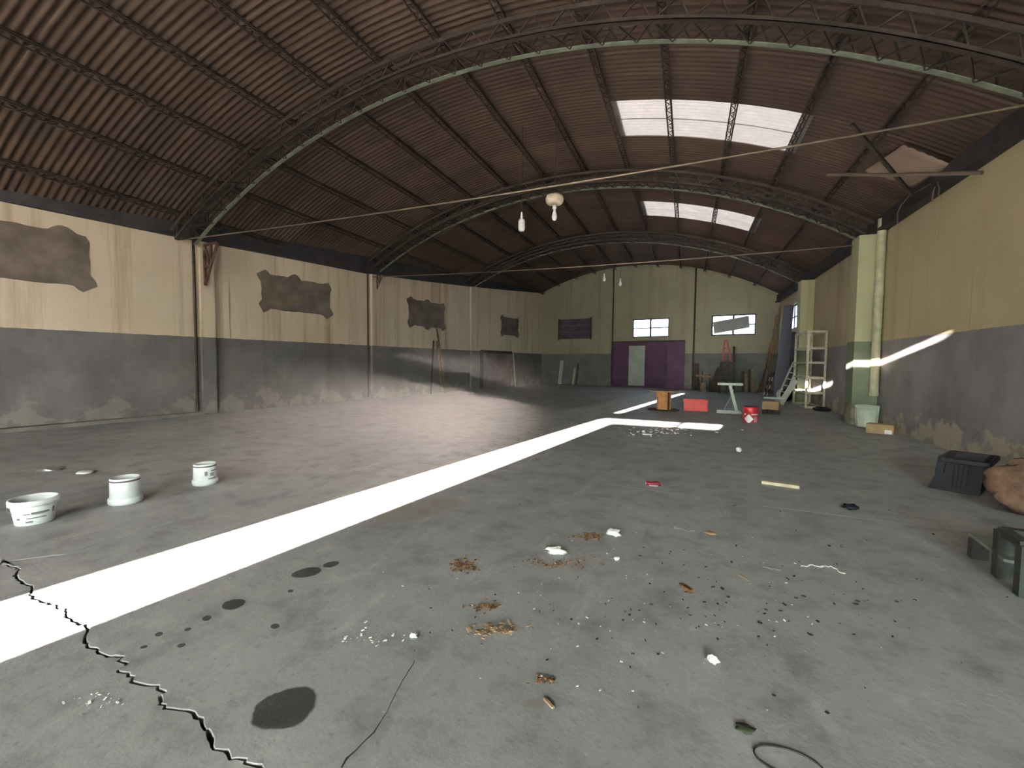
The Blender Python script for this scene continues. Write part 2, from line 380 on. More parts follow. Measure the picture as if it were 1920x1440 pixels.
# ------------------------------------------------------------------ walls
def leftp(a): return PL0+PLS*a
LN = Vector((1, -PLS, 0)).normalized()        # left wall normal into the hall
LD = Vector((PLS, 1, 0)).normalized()
mb = MB(); ys = [FRONT-.2+i*((28.1-FRONT+.2)/38) for i in range(39)]
for a0, a1 in zip(ys[:-1], ys[1:]):
    p0, p1 = leftp(a0), leftp(a1); z0, z1 = roof_z(p0)-.03, roof_z(p1)-.03
    mb.hexa([(p0-.2, a0, -.1), (p1-.2, a1, -.1), (p1, a1, -.1), (p0, a0, -.1)], [(p0-.2, a0, z0), (p1-.2, a1, z1), (p1, a1, z1), (p0, a0, z0)])
wall_left = struct(mb.build('wall_left', M_WALL_L))
WR = [on_right(1480, 580).y, on_right(1497, 580).y]    # window in the right wall
wy0, wy1 = 20.85, 23.2
mb = MB()
for a0, a1, z0, z1 in [(FRONT-.2, wy0, -.1, 4.86), (wy0, wy1, -.1, 2.92), (wy0, wy1, 3.98, 4.86), (wy1, 25.2, -.1, 4.86)]:
    mb.box(P_R, P_R+.2, a0, a1, z0, z1)
wall_right = struct(mb.build('wall_right', M_WALL_R))
# back wall, described by distance s along it from the right corner
BC = Vector((P_R, AB+ABS*P_R, 0)); BD = Vector((-1, -ABS, 0)).normalized(); BN = Vector((ABS, -1, 0)).normalized()
def bp(s, z, off=0): q = BC+BD*s+BN*off; return Vector((q.x, q.y, z))
def b_s(p): return (P_R-p)*math.sqrt(1+ABS*ABS)
S_END = b_s(-9.13)
D0, D1 = b_s(-.18), b_s(-4.25)
W2 = (b_s(-1.05), b_s(-3.1)); W3 = (b_s(3.12), b_s(1.08)); WZ0, WZ1 = 2.9, 3.98
cuts = sorted({0, S_END, D0, D1, *W2, *W3, *[i*.55 for i in range(25) if i*.55 < S_END]})
mb = MB()
for s0, s1 in zip(cuts[:-1], cuts[1:]):
    mid = (s0+s1)/2; spans = [(-.1, None)]
    if D0 < mid < D1: spans = [(2.66, None)]
    if W2[0] < mid < W2[1]: spans = [(2.66, WZ0), (WZ1, None)]
    if W3[0] < mid < W3[1]: spans = [(-.1, WZ0), (WZ1, None)]
    for z0, z1 in spans:
        za = z1 if z1 else roof_z(bp(s0, 0).x)-.03; zb = z1 if z1 else roof_z(bp(s1, 0).x)-.03
        mb.hexa([bp(s0, z0, -.2), bp(s1, z0, -.2), bp(s1, z0), bp(s0, z0)], [bp(s0, za, -.2), bp(s1, zb, -.2), bp(s1, zb), bp(s0, za)])
wall_back = struct(mb.build('wall_back', M_WALL_B))
# entrance wall behind the camera: gaps around its doors let the low sun in
mb = MB(); FY0, FY1 = FRONT-.2, FRONT
def fw(p0, p1, z0, z1=None):
    za, zb = (z1, z1) if z1 else (roof_z(p0)+.03, roof_z(p1)+.03)
    mb.hexa([(p0, FY0, z0), (p1, FY0, z0), (p1, FY1, z0), (p0, FY1, z0)], [(p0, FY0, za), (p1, FY0, zb), (p1, FY1, zb), (p0, FY1, za)])
sp, sz = SUN_DP*(FRONT+3), -SUN_DZ*(-3-FRONT)     # where the sun's rays cross this wall, against one at y = -3
xl = -5.85+sp; nw = 8; x0w = leftp(FRONT)-.2
for i in range(nw): fw(x0w+(xl-x0w)*i/nw, x0w+(xl-x0w)*(i+1)/nw, -.1)
e0, e1, e2, e3 = -4.45+sp, -4.31+sp, -4.27+sp, -1.57+sp
H1, H1b, H2, H3 = 2.33+sz, 2.43+sz, 2.70+sz, 4.33+sz
UP_Z = 5.75
fw(xl, e0, UP_Z); fw(e0, e1, H1b, H2); fw(e1, e2, H1b, H2); fw(e0, e2, H3)
fw(e2, (e2+e3)/2, UP_Z); fw((e2+e3)/2, e3, UP_Z); fw(-2.46+sp, -2.38+sp, H1-.03, H1b)
OX = .6; OZ = 4.06+sz-.14; g0, g1, gz0, gz1 = .1+sp, 1.97+sp, 4.12+sz, 4.23+sz
fw(e3, g0, -.1); fw(g0, OX, -.1, gz0); fw(OX, g1, OZ, gz0); fw(g0, (g0+g1)/2, gz1); fw((g0+g1)/2, g1, gz1); fw(g1, (g1+3.9)/2, OZ); fw((g1+3.9)/2, 3.9, OZ); fw(3.9, 4.09, -.1)
wall_front = struct(mb.build('wall_front', M_WALL_L))
mb = MB().box(xl, e1, FRONT-.12, FRONT-.10, 0, H1b); filter_panel = mb.build('sun_filter', M_SUN_FILTER, wall_front)  # unseen sheet added to let dim sun in beside the stripe
for x0_, x1_ in ((xl, (xl+e0)/2), ((xl+e0)/2, e0), (e2, (e2+e3)/2), ((e2+e3)/2, e3)): MB().box(x0_, x1_, FRONT-.12, FRONT-.11, H1b, UP_Z+.05).build('light_panel', M_SUN_FILTER if x1_ <= e0 else M_LIGHT_PANEL, wall_front)  # unseen panels added to bring warm light in from the left
tp = lambda z: -3.47+sp-.148*(z-sz)      # leaning edge of the door leaf left ajar
mb = MB().prism([(tp(.0), 0), (e3, 0), (e3, H1), (tp(H1), H1)], (0, FRONT-.12, 0), (1, 0, 0), (0, 0, 1), (0, 1, 0), .05)
d = mb.build('door_1', M_PURPLE); struct(d)
BY = FRONT-60
fac = MB().box(-.2+SUN_DP*(BY-FRONT), 60, BY-3, BY, 0, OZ+.18+.1735*60).build('sun_blocker', M_BLOCKER); struct(fac)  # unseen sun blocker, added to shade the entrance opening

# pilasters
def pil_left(u0, u1, prot=.09):
    a0, a1 = on_left(u0, 650).y, on_left(u1, 650).y
    q0, q1 = Vector((leftp(a0), a0, 0)), Vector((leftp(a1), a1, 0)); z0, z1 = roof_z(q0.x)-.25, roof_z(q1.x)-.25
    MB().hexa([q0, q1, q1+LN*prot, q0+LN*prot], [Vector((v.x, v.y, z)) for v, z in ((q0, z0), (q1, z1), (q1+LN*prot, z1), (q0+LN*prot, z0))]).build('pilaster', M_WALL_L, wall_left)
    return (a0+a1)/2
pil_left(376, 402); pil_left(695, 719); pil_left(881, 896)
def pil_right(a0, a1, prot, top): MB().box(P_R-prot, P_R, a0, a1, 0, top).build('pilaster', M_WALL_P, wall_right)
pil_right(12.55, 13.05, .48, 4.42); pil_right(18.45, 18.95, .42, 4.42)
for p0, p1 in ((-4.72, -4.30), (-.16, .22)):
    mb = MB(); s0, s1 = b_s(p1), b_s(p0); z = roof_z((p0+p1)/2)-.1
    mb.hexa([bp(s0, 0), bp(s1, 0), bp(s1, 0, .08), bp(s0, 0, .08)], [bp(s0, z), bp(s1, z), bp(s1, z, .08), bp(s0, z, .08)]).build('pilaster', M_WALL_B, wall_back)
    MB().tube([bp(s0-.05, .02, .05), bp(s0-.05, z, .05)], .035, 8).build('conduit', M_STEEL, wall_back)
# down pipe on the right pilaster and thin conduits of the left wall
o = MB().tube([(P_R-.1, 12.43, .72), (P_R-.1, 12.43, 4.72)], .085, 14).tube([(P_R-.1, 12.43, 3.0), (P_R-.1, 12.43, 3.08)], .1, 14).tube([(P_R-.1, 12.43, .7), (P_R-.1, 12.43, .8)], .1, 14).build('drain_pipe', M_PIPE)
tag(o, 'cream drain pipe running down the right wall beside its nearer pilaster', 'pipe')
for u in (366, 689):
    q = on_left(u, 650); z = roof_z(q.x)-.3
    MB().tube([(q.x+.03, q.y, .05), (q.x+.03, q.y, z)], .03, 8).build('conduit', M_STEEL, wall_left)
# low kerb along the left wall
a0, a1 = 1.0, 7.3
q0, q1 = Vector((leftp(a0), a0, 0)), Vector((leftp(a1), a1, 0))
o = MB().hexa([q0, q1, q1+LN*.28, q0+LN*.28], [q+Vector((0, 0, .07)) for q in (q0, q1, q1+LN*.22, q0+LN*.22)]).build('baseboard_left', M('kerb_concrete', (.2, .19, .17), .9, 0, .2, 3)); struct(o)

# eave beams
prof = [(FRONT, 3.0), (-3.0, 3.75), (1.0, 4.15), (4.1, 4.3), (7.2, 4.36), (10, 4.46), (12.8, 4.55), (16.2, 4.82), (19.3, 5.1), (23.2, 5.5), (27.4, 5.95)]
mb = MB()
for (a0, z0), (a1, z1) in zip(prof[:-1], prof[1:]):
    q0, q1 = Vector((leftp(a0), a0, 0)), Vector((leftp(a1), a1, 0))
    n0, n1 = q0+LN*.1, q1+LN*.1
    def up(q, z): return Vector((q.x, q.y, z))
    mb.hexa([up(q0, z0), up(q1, z1), up(n1, z1), up(n0, z0)], [up(q0, max(z0+.2, roof_z(q0.x)-.02)), up(q1, max(z1+.2, roof_z(q1.x)-.02)), up(n1, max(z1+.2, roof_z(n1.x)-.03)), up(n0, max(z0+.2, roof_z(n0.x)-.03))])
struct(mb.build('trim_1', M_BEAM))
o = MB().box(P_R-.14, P_R, FRONT, 25.0, 4.45, 4.80).box(P_R-.2, P_R-.14, FRONT, 25.0, 4.45, 4.50).build('trim_2', M_BEAM); struct(o)

# ------------------------------------------------------------------ roof
ceiling = s_empty('ceiling', (VC, 0, VR+VZ))
SH, DT, A0 = .775, .263, 9.7-17*.775-8*.775
PITCH_C, AMP = SH/6, .019
mb = MB(); ny, nx = 42, 8; ysamp = [SH*1.03*i/ny for i in range(ny+1)]
vs = []; fs = []
for j in range(nx+1):
    t_ = -DT/2-.006+(DT+.012)*j/nx
    for y_ in ysamp:
        r = VR+AMP*math.cos(2*math.pi*y_/PITCH_C)
        vs.append((r*math.sin(t_), y_, r*math.cos(t_)))
for j in range(nx):
    for i in range(ny):
        k = j*(ny+1)+i; fs.append((k, k+1, k+ny+2, k+ny+1))
sheet = MB().add(vs, fs, True).mesh('roof_sheet', M_ROOF)
sheet_sky = sheet.copy(); sheet_sky.materials.clear(); sheet_sky.materials.append(M_SKY)
for k in range(-3, 2):
    tc_ = .137+DT*(k+.5)
    for j in range(49):
        y_ = A0+SH*j
        sky = k == 0 and j in (25, 26, 33, 34)
        p_ = VC+VR*math.sin(tc_+DT/2)
        if p_ < leftp(y_)-.3 : continue
        o = inst(sheet_sky if sky else sheet, 'roof_sheet', ceiling, (0, y_, -VR+.006*(j % 2)+.01*(k % 2)), (0, tc_, 0))
        if sky: o['label'] = 'translucent white corrugated skylight sheet'
for j in range(16):       # outermost row over the wide front of the left wall
    inst(sheet, 'roof_sheet', ceiling, (0, A0+SH*j, -VR), (0, .137+DT*-3.5, 0))

# purlins (light lattice girders along the hall)
BAR = .018
def purlin_meshes(length):
    top = MB().box(-BAR/2, BAR/2, 0, length, -.02-BAR, -.02).mesh('chord', M_STEEL)
    bl = MB().box(-BAR*.7, BAR*.7, 0, length, -.16, -.16+BAR).mesh('chord', M_STEEL)
    w = MB(); st = .16; n_ = int(length/st)
    for i in range(n_):
        y0, y1 = i*st, (i+1)*st; sgn = 1 if i % 2 else -1
        w.beam((-.055*sgn, y0, -.155), (.055*sgn, y1, -.155), .011, .011)
        w.beam((-.055, y0, -.155) if i % 2 else (0, y0, -.03), (0, y1, -.03) if i % 2 else (-.055, y1, -.155), .010, .010)
    return top, bl, w.mesh('lattice_web', M_STEEL)
full = None
ordn = ['first', 'second', 'third', 'fourth', 'fifth', 'sixth', 'seventh', 'eighth', 'ninth', 'tenth', 'eleventh', 'twelfth', 'thirteenth']
for i in range(13):
    th = .134+.0875*(4-i); p_ = VC+(VR-.1)*math.sin(th)
    end = AB+ABS*p_-.05; le = (p_-.12-PL0)/PLS
    length = min(end, le)-FRONT-.05
    ms = purlin_meshes(length)
    t = thing('roof_purlin', (VC+(VR-.02)*math.sin(th), FRONT+.05, VZ+(VR-.02)*math.cos(th)), f'thin lattice steel purlin under the roof sheets, {ordn[i]} counted from the right wall', 'purlin', 'lattice purlins under the vaulted roof')
    t.rotation_euler = (0, th, 0)
    inst(ms[0], 'chord', t); inst(ms[1], 'chord', t, (-.055, 0, 0)); inst(ms[1], 'chord', t, (.055, 0, 0))
    o = inst(ms[2], 'lattice_web', t); o['kind'] = 'stuff'

# arched trusses
def arc_bar(th0, th1, r0, r1, y0, y1, n=44):
    vs, fs = [], []
    for i in range(n+1):
        t_ = th0+(th1-th0)*i/n
        for r, y in ((r0, y0), (r1, y0), (r1, y1), (r0, y1)): vs.append((r*math.sin(t_), y, r*math.cos(t_)))
    for i in range(n):
        for k in range(4): fs.append((i*4+k, i*4+(k+1) % 4, i*4+4+(k+1) % 4, i*4+4+k))
    fs += [(0, 1, 2, 3), (n*4+3, n*4+2, n*4+1, n*4)]
    return MB().add(vs, fs)
def truss(ya, label, individual, wid=.42, dep=.36):
    thR = math.asin((P_R-.2-VC)/(VR-.3)); thL = math.asin((leftp(ya)+.15-VC)/(VR-.3))
    t = thing('roof_truss', (VC, ya, VZ+VR), label, 'truss', 'arched lattice trusses carrying the roof')
    r1, r0 = VR-.17, VR-.17-dep; c = .05
    cen = (0, 0, -VR)
    for y in (-wid/2, wid/2):
        arc_bar(thL, thR, r1-.07, r1, y-c/2, y+c/2).build('chord', M_STEEL, t, cen)
        arc_bar(thL, thR, r0, r0+.012, y-c*.9, y+c*.9).build('chord', M_STEEL_LIT if y > 0 else M_STEEL, t, cen)
        arc_bar(thL, thR, r0, r0+.06, y-c*.9 if y < 0 else y+c*.9-.012, y-c*.9+.012 if y < 0 else y+c*.9).build('chord', M_STEEL_LIT if y > 0 else M_STEEL, t, cen)
    st = .0195; n = int((thR-thL)/st)
    def bar(ra, rb, ya_, yb_): return MB().beam((ra*math.sin(-st/2), ya_, ra*math.cos(st/2)), (rb*math.sin(st/2), yb_, rb*math.cos(st/2)), .022, .022)
    kinds = [[bar(r0+.01, r1-.03, y, y) for y in (-wid/2, wid/2)]+[bar(r0+.008, r0+.008, -wid/2, wid/2)],
             [bar(r1-.03, r0+.01, y, y) for y in (-wid/2, wid/2)]+[bar(r0+.008, r0+.008, wid/2, -wid/2)]]
    if individual:
        ks = [[b.mesh('web_bar', M_STEEL) for b in row] for row in kinds]
        for i in range(n):
            for me in ks[i % 2]: inst(me, 'web_bar', t, cen, (0, thL+st*(i+.5), 0))
    else:
        for f in range(3):
            w = MB()
            for i in range(n):
                rot = Matrix.Rotation(thL+st*(i+.5), 4, 'Y'); src = kinds[i % 2][f]
                w.add([rot @ Vector(v) for v in src.v], src.f)
            o = w.build('lattice_web', M_STEEL, t, cen); o['kind'] = 'stuff'
    return t
TY = (6.95, 13.0, 19.2)
truss(TY[0], 'nearest arched lattice truss sweeping overhead across the roof', True)
truss(TY[1], 'middle arched lattice truss springing from the right pilaster with the drain pipe', False)
truss(TY[2], 'farthest arched lattice truss, in front of the back wall', False)
# tie rods
for y, zl, zr, nm in ((TY[0], 4.30, 4.40, 'tie rod stretched across the hall below the nearest truss, by the hanging lamp'), (TY[1], 4.46, 4.30, 'tie rod stretched across the hall below the middle truss')):
    pl = leftp(y)+.1; n = 12
    pts = [(pl+(P_R-.15-pl)*i/n, y, zl+(zr-zl)*i/n-.10*(1-(2*i/n-1)**2)) for i in range(n+1)]
    t = tag(MB().tube(pts, .016, 8).build('tie_rod', M_ROD), 'thin steel '+nm, 'tie rod')
# triangular brackets under the truss feet on the left wall
def bracket(a, top, sc, label):
    q = Vector((leftp(a), a, top))+LN*.12; t = thing('truss_bracket', q, label, 'bracket')
    A, B, Cc = Vector((0, 0, 0)), LN*.62*sc, Vector((0, 0, -1.0*sc))
    for nm, s_, e_ in (('top_bar', A, B), ('diagonal_bar', B, Cc), ('wall_bar', A, Cc), ('strut', A+B*.5, (B+Cc)*.5+Vector((0, 0, .12*sc))), ('strut', A+B*.02, B*.42+Cc*.58), ('strut', Cc*.55, B*.45+Cc*.55)):
        MB().beam(s_, e_, .05*sc, .05*sc).build(nm, M('rusty_bracket', (.10, .055, .04), .7, .1, .2, 8), t)
bracket(7.45, 4.28, 1.0, 'rusty triangular bracket below the nearest truss foot on the left wall')
bracket(13.2, 4.55, .5, 'small rusty bracket below the middle truss foot on the left wall')

# ------------------------------------------------------------------ filled-in windows of the left wall
def infill(a0, a1, z0, z1, seed, blobs, parent=wall_left, o0=None, ex=None, nn=None):
    o0 = o0 or Vector((leftp(a0), a0, 0)); ex = ex or LD; nn = nn or LN
    w = (a1-a0)*math.sqrt(1+PLS*PLS); rnd = random.Random(seed); poly = []
    def edge(x0, y0, x1, y1):
        n = max(3, int(math.hypot(x1-x0, y1-y0)/.07))
        for i in range(n):
            t_ = i/n; x, y = x0+(x1-x0)*t_, y0+(y1-y0)*t_
            g = .035+.03*mnoise.noise(Vector((x*4, y*4, seed)))+.012*rnd.random()
            for bx, by, br in blobs:
                dd = math.hypot(x-bx*w, y-(z0+by*(z1-z0))); g += max(0, br*(1-(dd/.22)**2)) if dd < .22 else 0
            cx, cy = w/2, (z0+z1)/2
            nx_ = -1 if abs(x-0) < 1e-6 and abs(x0-x1) < 1e-6 else 1 if abs(x0-x1) < 1e-6 else 0
            ny_ = 0 if nx_ else (-1 if y < cy else 1)
            poly.append((x+nx_*g, y+ny_*g))
    edge(0, z0, w, z0); edge(w, z0, w, z1); edge(w, z1, 0, z1); edge(0, z1, 0, z0)
    e = MB().prism(poly, o0, ex, (0, 0, 1), nn, .014).build('window_infill', M_CEMENT, parent)
    MB().prism([(.05, z0+.03), (w-.05, z0+.03), (w-.05, z1-.04), (.05, z1-.04)], o0+nn*.014, ex, (0, 0, 1), nn, .012).build('render_panel', M_CEMENT, e)
CORN = [(0, 0, .10), (1, 0, .12), (0, 1, .12), (1, 1, .08)]
infill(2.95, 5.25, 2.93, 3.92, 1, [(1, 0, .12), (.85, 1, .12), (.2, 1, .1), (0, 0, .1)])
infill(9.0, 11.2, 2.92, 3.84, 2, CORN+[(.45, 1, .14)])
infill(15.05, 17.3, 2.92, 3.92, 3, CORN+[(.5, 1, .1), (.5, 0, .12)])
infill(22.5, 24.4, 2.98, 3.92, 4, CORN)
# boarded window of the back wall
t = s_empty('window_1', bp(b_s(-5.62), 0)); s0, s1 = b_s(-5.62), b_s(-7.85)
for k in range(3):
    z0 = 2.92+k*.42; q = MB()
    q.hexa([bp(s0, z0, .0), bp(s1, z0, .0), bp(s1, z0, .035), bp(s0, z0, .035)], [bp(s0, z0+.41, .0), bp(s1, z0+.41, .0), bp(s1, z0+.41, .035-.012*(k % 2)), bp(s0, z0+.41, .035-.012*(k % 2))])
    o = q.build('board', M('plum_boards', (.09, .06, .085), .7, 0, .2, 2), t); o.matrix_parent_inverse = Matrix.Translation(-bp(s0, 0))
for sx in (s0-.02, s1-.06):
    o = MB().hexa([bp(sx, 2.86, 0), bp(sx+.09, 2.86, 0), bp(sx+.09, 2.86, .06), bp(sx, 2.86, .06)], [bp(sx, 4.22, 0), bp(sx+.09, 4.22, 0), bp(sx+.09, 4.22, .06), bp(sx, 4.22, .06)]).build('window_frame', M_WOODDARK, t); o.matrix_parent_inverse = Matrix.Translation(-bp(s0, 0))

# glazed windows
def window(name, P0, dx, nn, w, z0, z1, cols, rows):
    t = s_empty(name, P0); fr = .07
    f = MB()
    def bar(x0, x1, y0, y1): f.prism([(x0, y0), (x1, y0), (x1, y1), (x0, y1)], (0, 0, 0), dx, (0, 0, 1), -nn, .05)
    bar(0, w, z0, z0+fr); bar(0, w, z1-fr, z1); bar(0, fr, z0, z1); bar(w-fr, w, z0, z1)
    for c in range(1, cols): bar(w*c/cols-fr*.7, w*c/cols+fr*.7, z0, z1)
    for r in range(1, rows): yy = z0+(z1-z0)*r/rows; bar(0, w, yy-.03, yy+.03)
    f.build('window_frame', M_FRAME, t)
    for c in range(cols):
        for r in range(rows):
            x0, x1 = w*c/cols+.035, w*(c+1)/cols-.035; y0, y1 = z0+(z1-z0)*r/rows+.028, z0+(z1-z0)*(r+1)/rows-.028
            MB().prism([(x0, y0), (x1, y0), (x1, y1), (x0, y1)], -nn*.022, dx, (0, 0, 1), -nn, .004).build('pane', M_GLASS, t)
window('window_2', bp(W2[0], 0, -.06), BD, BN, W2[1]-W2[0], WZ0, WZ1, 2, 2)
window('window_3', bp(W3[0], 0, -.06), BD, BN, W3[1]-W3[0], WZ0, WZ1, 2, 2)
window('window_4', Vector((P_R+.08, wy0, 0)), Vector((0, 1, 0)), Vector((-1, 0, 0)), wy1-wy0, 2.92, 3.98, 2, 2)
# board hung askew across the right back window
c4 = [on_back(u, v, -.05) for u, v in ((1339, 626), (1406, 614), (1404, 592), (1337, 604))]
q = MB().hexa([c+BN*.0 for c in c4], [c+BN*.03 for c in c4]); o = q.build('window_board', M('grey_board', (.28, .28, .27), .7, 0, .1, 2))
tag(o, 'grey board hung askew across the right-hand back window', 'board')

# sliding back door
t = s_empty('door_2', bp(D0, 0, -.05)); inv = Matrix.Translation(-bp(D0, 0, -.05))
def bpan(name, s0, s1, z0, z1, off, th_, mat, par):
    o = MB().hexa([bp(s0, z0, off), bp(s1, z0, off), bp(s1, z0, off+th_), bp(s0, z0, off+th_)], [bp(s0, z1, off), bp(s1, z1, off), bp(s1, z1, off+th_), bp(s0, z1, off+th_)]).build(name, mat, par)
    o.matrix_parent_inverse = inv; return o
sm = b_s(-1.2)
bpan('door_leaf', D0-.05, sm+.1, -.03, 2.70, -.08, .05, M_PURPLE, t); bpan('door_leaf', sm+.0, D1+.05, -.03, 2.70, -.03, .06, M_PURPLE, t)
o = bpan('wicket_panel', b_s(-2.32), b_s(-3.25), .1, 2.42, .035, .02, M_PALE, t); o['label'] = 'pale grey-green wicket panel'
bpan('top_rail', D0, D1+.12, 2.62, 2.70, .0, .05, M_STEEL, t)
for s_ in (D0+.03, sm-.06, D1-.08): bpan('door_stile', s_, s_+.05, .02, 2.62, .03, .02, M_PURPLE, t)
# blocked doorway in the left wall
a0, a1 = 20.3, 23.6; q0, q1 = Vector((leftp(a0), a0, 0)), Vector((leftp(a1), a1, 0))
t = s_empty('door_3', q0)
def lpan(name, s0, s1, z0, z1, off, th_, mat):
    a, b = LD*s0+LN*off, LD*s1+LN*off; up_ = lambda v, z: Vector((v.x, v.y, z))
    return MB().hexa([up_(a, z0), up_(b, z0), up_(b+LN*th_, z0), up_(a+LN*th_, z0)], [up_(a, z1), up_(b, z1), up_(b+LN*th_, z1), up_(a+LN*th_, z1)]).build(name, mat, t)
lw = (q1-q0).length
lpan('door_frame', 0, .22, 0, 2.02, .0, .08, M_WOODDARK); lpan('door_frame', lw-.15, lw, 0, 2.02, .0, .06, M_WOOD); lpan('door_frame', .0, lw, 1.88, 2.02, .0, .07, M_WOODDARK)
lpan('door_leaf', .22, lw-.15, .02, 1.88, .0, .03, M('dusty_door', (.2, .15, .15), .8, 0, .2, 1.5))


# ================================================================== things
def away(q): d = Vector((q.x, q.y, 0)); return d.normalized()
def base_at(u, v, r=0.0): q = on_floor(u, v); return q+away(q)*r
def face_rz(q): d = away(q); return math.atan2(-d.x, d.y)      # local -Y looks at the camera
def vault_hit(u, v, r):
    d = ray(u, v); A_ = d.x*d.x+d.z*d.z; B_ = 2*(d.x*-VC+d.z*(CAM_H-VZ)); C_ = VC*VC+(CAM_H-VZ)**2-r*r
    return EYE+d*((-B_+math.sqrt(B_*B_-4*A_*C_))/(2*A_))
def rel(t, pts): return [Vector(q)-Vector(t.location) for q in pts]

# ---- white buckets
def bucket(u, v, wpx, hpx, inverted, label, prints):
    q = on_floor(u, v); r = px(wpx, q)/2; q = q+away(q)*r*.8; h = px(hpx, q)*.93
    t = thing('bucket', q, label, 'bucket', 'white plastic buckets on the floor', face_rz(q))
    if not inverted:
        rt, rb = r*.94, r*.76
        MB().lathe([(0, .004), (rb*.97, 0), (rb, .006), (rt, h*.97), (rt-.005, h*.97), (rb-.006, .012), (0, .012)], 32).build('body', M_WHITE, t)
        MB().lathe([(rt-.004, h-.002), (rt+.004, h), (r, h-.006), (r, h*.77), (rt-.012+.01, h*.75), (rt-.004, h*.78), (rt-.004, h-.002)], 32).build('rim', M_WHITE, t)
        pts = [(-r*.98, 0, h*.74)]+[(-r*1.03*math.cos(a), -r*1.02*math.sin(a), h*.72-h*.25*math.sin(a)) for a in [.25*k for k in range(1, 13)]]
        MB().tube(pts, .0022, 6).build('handle', M_TIN, t)
        body_r = lambda z: rb+(rt-rb)*z/h
    else:
        rt, rb = r*.86, r*.90
        MB().lathe([(0, h*.94), (rt*.9, h*.94), (rt*.93, h), (rt*.985, h), (rt, h*.985), (rb, .0), (rb-.005, 0)], 32).build('body', M_WHITE, t)
        MB().lathe([(rb-.003, h*.26), (r*.97, h*.24), (r, h*.20), (r, h*.07), (r*.92, .0), (rb-.004, 0)], 32).build('rim', M_WHITE, t)
        MB().lathe([(rt*1.004, h*.93), (rt*1.012, h*.92), (rt*1.012, h*.875), (rt*1.004, h*.865)], 32).build('band', M('dark_plum_band', (.10, .07, .09), .5, 0, .1, 9), t)
        body_r = lambda z: rb+(rt-rb)*z/h
    for a0, a1, z0, z1 in prints:
        rr = max(body_r(z0*h), body_r(z1*h))*1.004+.0012
        MB().lathe([(body_r(z0*h)+.0018, z0*h), (body_r(z1*h)+.0018, z1*h)], 8, a0=math.radians(-90+a0), a1=math.radians(-90+a1)).build('print', M_INK, t)
bucket(66, 985, 70, 50, False, 'open white bucket with grey print, nearest of the three on the left floor', [(-8, 38, .46, .54), (-22, 30, .28, .33), (-52, -40, .25, .34), (50, 58, .40, .62), (-30, -12, .44, .49), (-25, -5, .12, .2)])
bucket(236, 947, 52, 52, True, 'white bucket standing upside down with a plain side, middle of the three', [])
bucket(385, 911, 42, 42, True, 'small upside-down white bucket with printed side, farthest of the three', [(-2, 12, .48, .68), (24, 46, .44, .60), (30, 70, .66, .72), (15, 60, .30, .35)])

# ---- cable reel
q = base_at(1244, 769, .0); t = thing('cable_reel', q, 'cable reel standing on end with orange plywood core on the sunlit streak', 'cable reel', None, face_rz(q))
rd = px(57, q)/2; rc = px(25, q)/2; hh = px(37, q)
def disc(r, z0, z1, n=36): return MB().lathe([(0, z0), (r, z0), (r, z1), (0, z1)], n, smooth=False)
disc(rd, 0, .03).build('lower_flange', M_WOODDARK, t); disc(rd*.92, hh-.03, hh).build('upper_flange', M_WOOD, t)
MB().lathe([(rc, .03), (rc, hh-.03)], 20, smooth=False).build('core', M_CORE, t)
for k in range(5):
    a = math.radians(-90+(-60, -25, 12, 40, 75)[k]); MB().beam((rc*1.01*math.cos(a), rc*1.01*math.sin(a), .03), (rc*1.01*math.cos(a), rc*1.01*math.sin(a), hh-.03), .05, .012, (math.cos(a), math.sin(a), 0)).build('stave', M_WOODDARK if k == 3 else M_CORE, t)
for a in (40, 160, 280): MB().tube([(rc*.6*math.cos(math.radians(a)), rc*.6*math.sin(math.radians(a)), hh-.01), (rc*.6*math.cos(math.radians(a)), rc*.6*math.sin(math.radians(a)), hh+.025)], .014, 6).build('bolt', M_STEEL, t)

# ---- red crate lying with ribbed sides
q = base_at(1303, 771, .2); w = px(40, q); h = px(21, q); dp = .40; t = thing('red_crate', q, 'bright red plastic crate with ribbed sides on the floor', 'crate', None, face_rz(q)+.06)
b = MB(); th_ = .012
b.box(-w/2, w/2, -dp/2, dp/2, 0, .015).box(-w/2, w/2, -dp/2, -dp/2+th_, 0, h).box(-w/2, w/2, dp/2-th_, dp/2, 0, h).box(-w/2, -w/2+th_, -dp/2, dp/2, 0, h).box(w/2-th_, w/2, -dp/2, dp/2, 0, h); b.build('body', M_RED, t)
b = MB(); e = .018
b.box(-w/2-e, w/2+e, -dp/2-e, -dp/2+.01, h-.05, h).box(-w/2-e, w/2+e, dp/2-.01, dp/2+e, h-.05, h).box(-w/2-e, -w/2+.01, -dp/2, dp/2, h-.05, h).box(w/2-.01, w/2+e, -dp/2, dp/2, h-.05, h); b.build('rim', M_RED, t, bevel=.004)
for k in range(6): x = -w/2+.03+(w-.06)*k/5; MB().box(x-.012, x+.012, -dp/2-.016, -dp/2, .0, h-.05).build('rib', M_RED, t)
for k in range(3): y = -dp/2+.06+(dp-.12)*k/2; MB().box(w/2, w/2+.016, y-.012, y+.012, 0, h-.05).build('rib', M_RED, t)

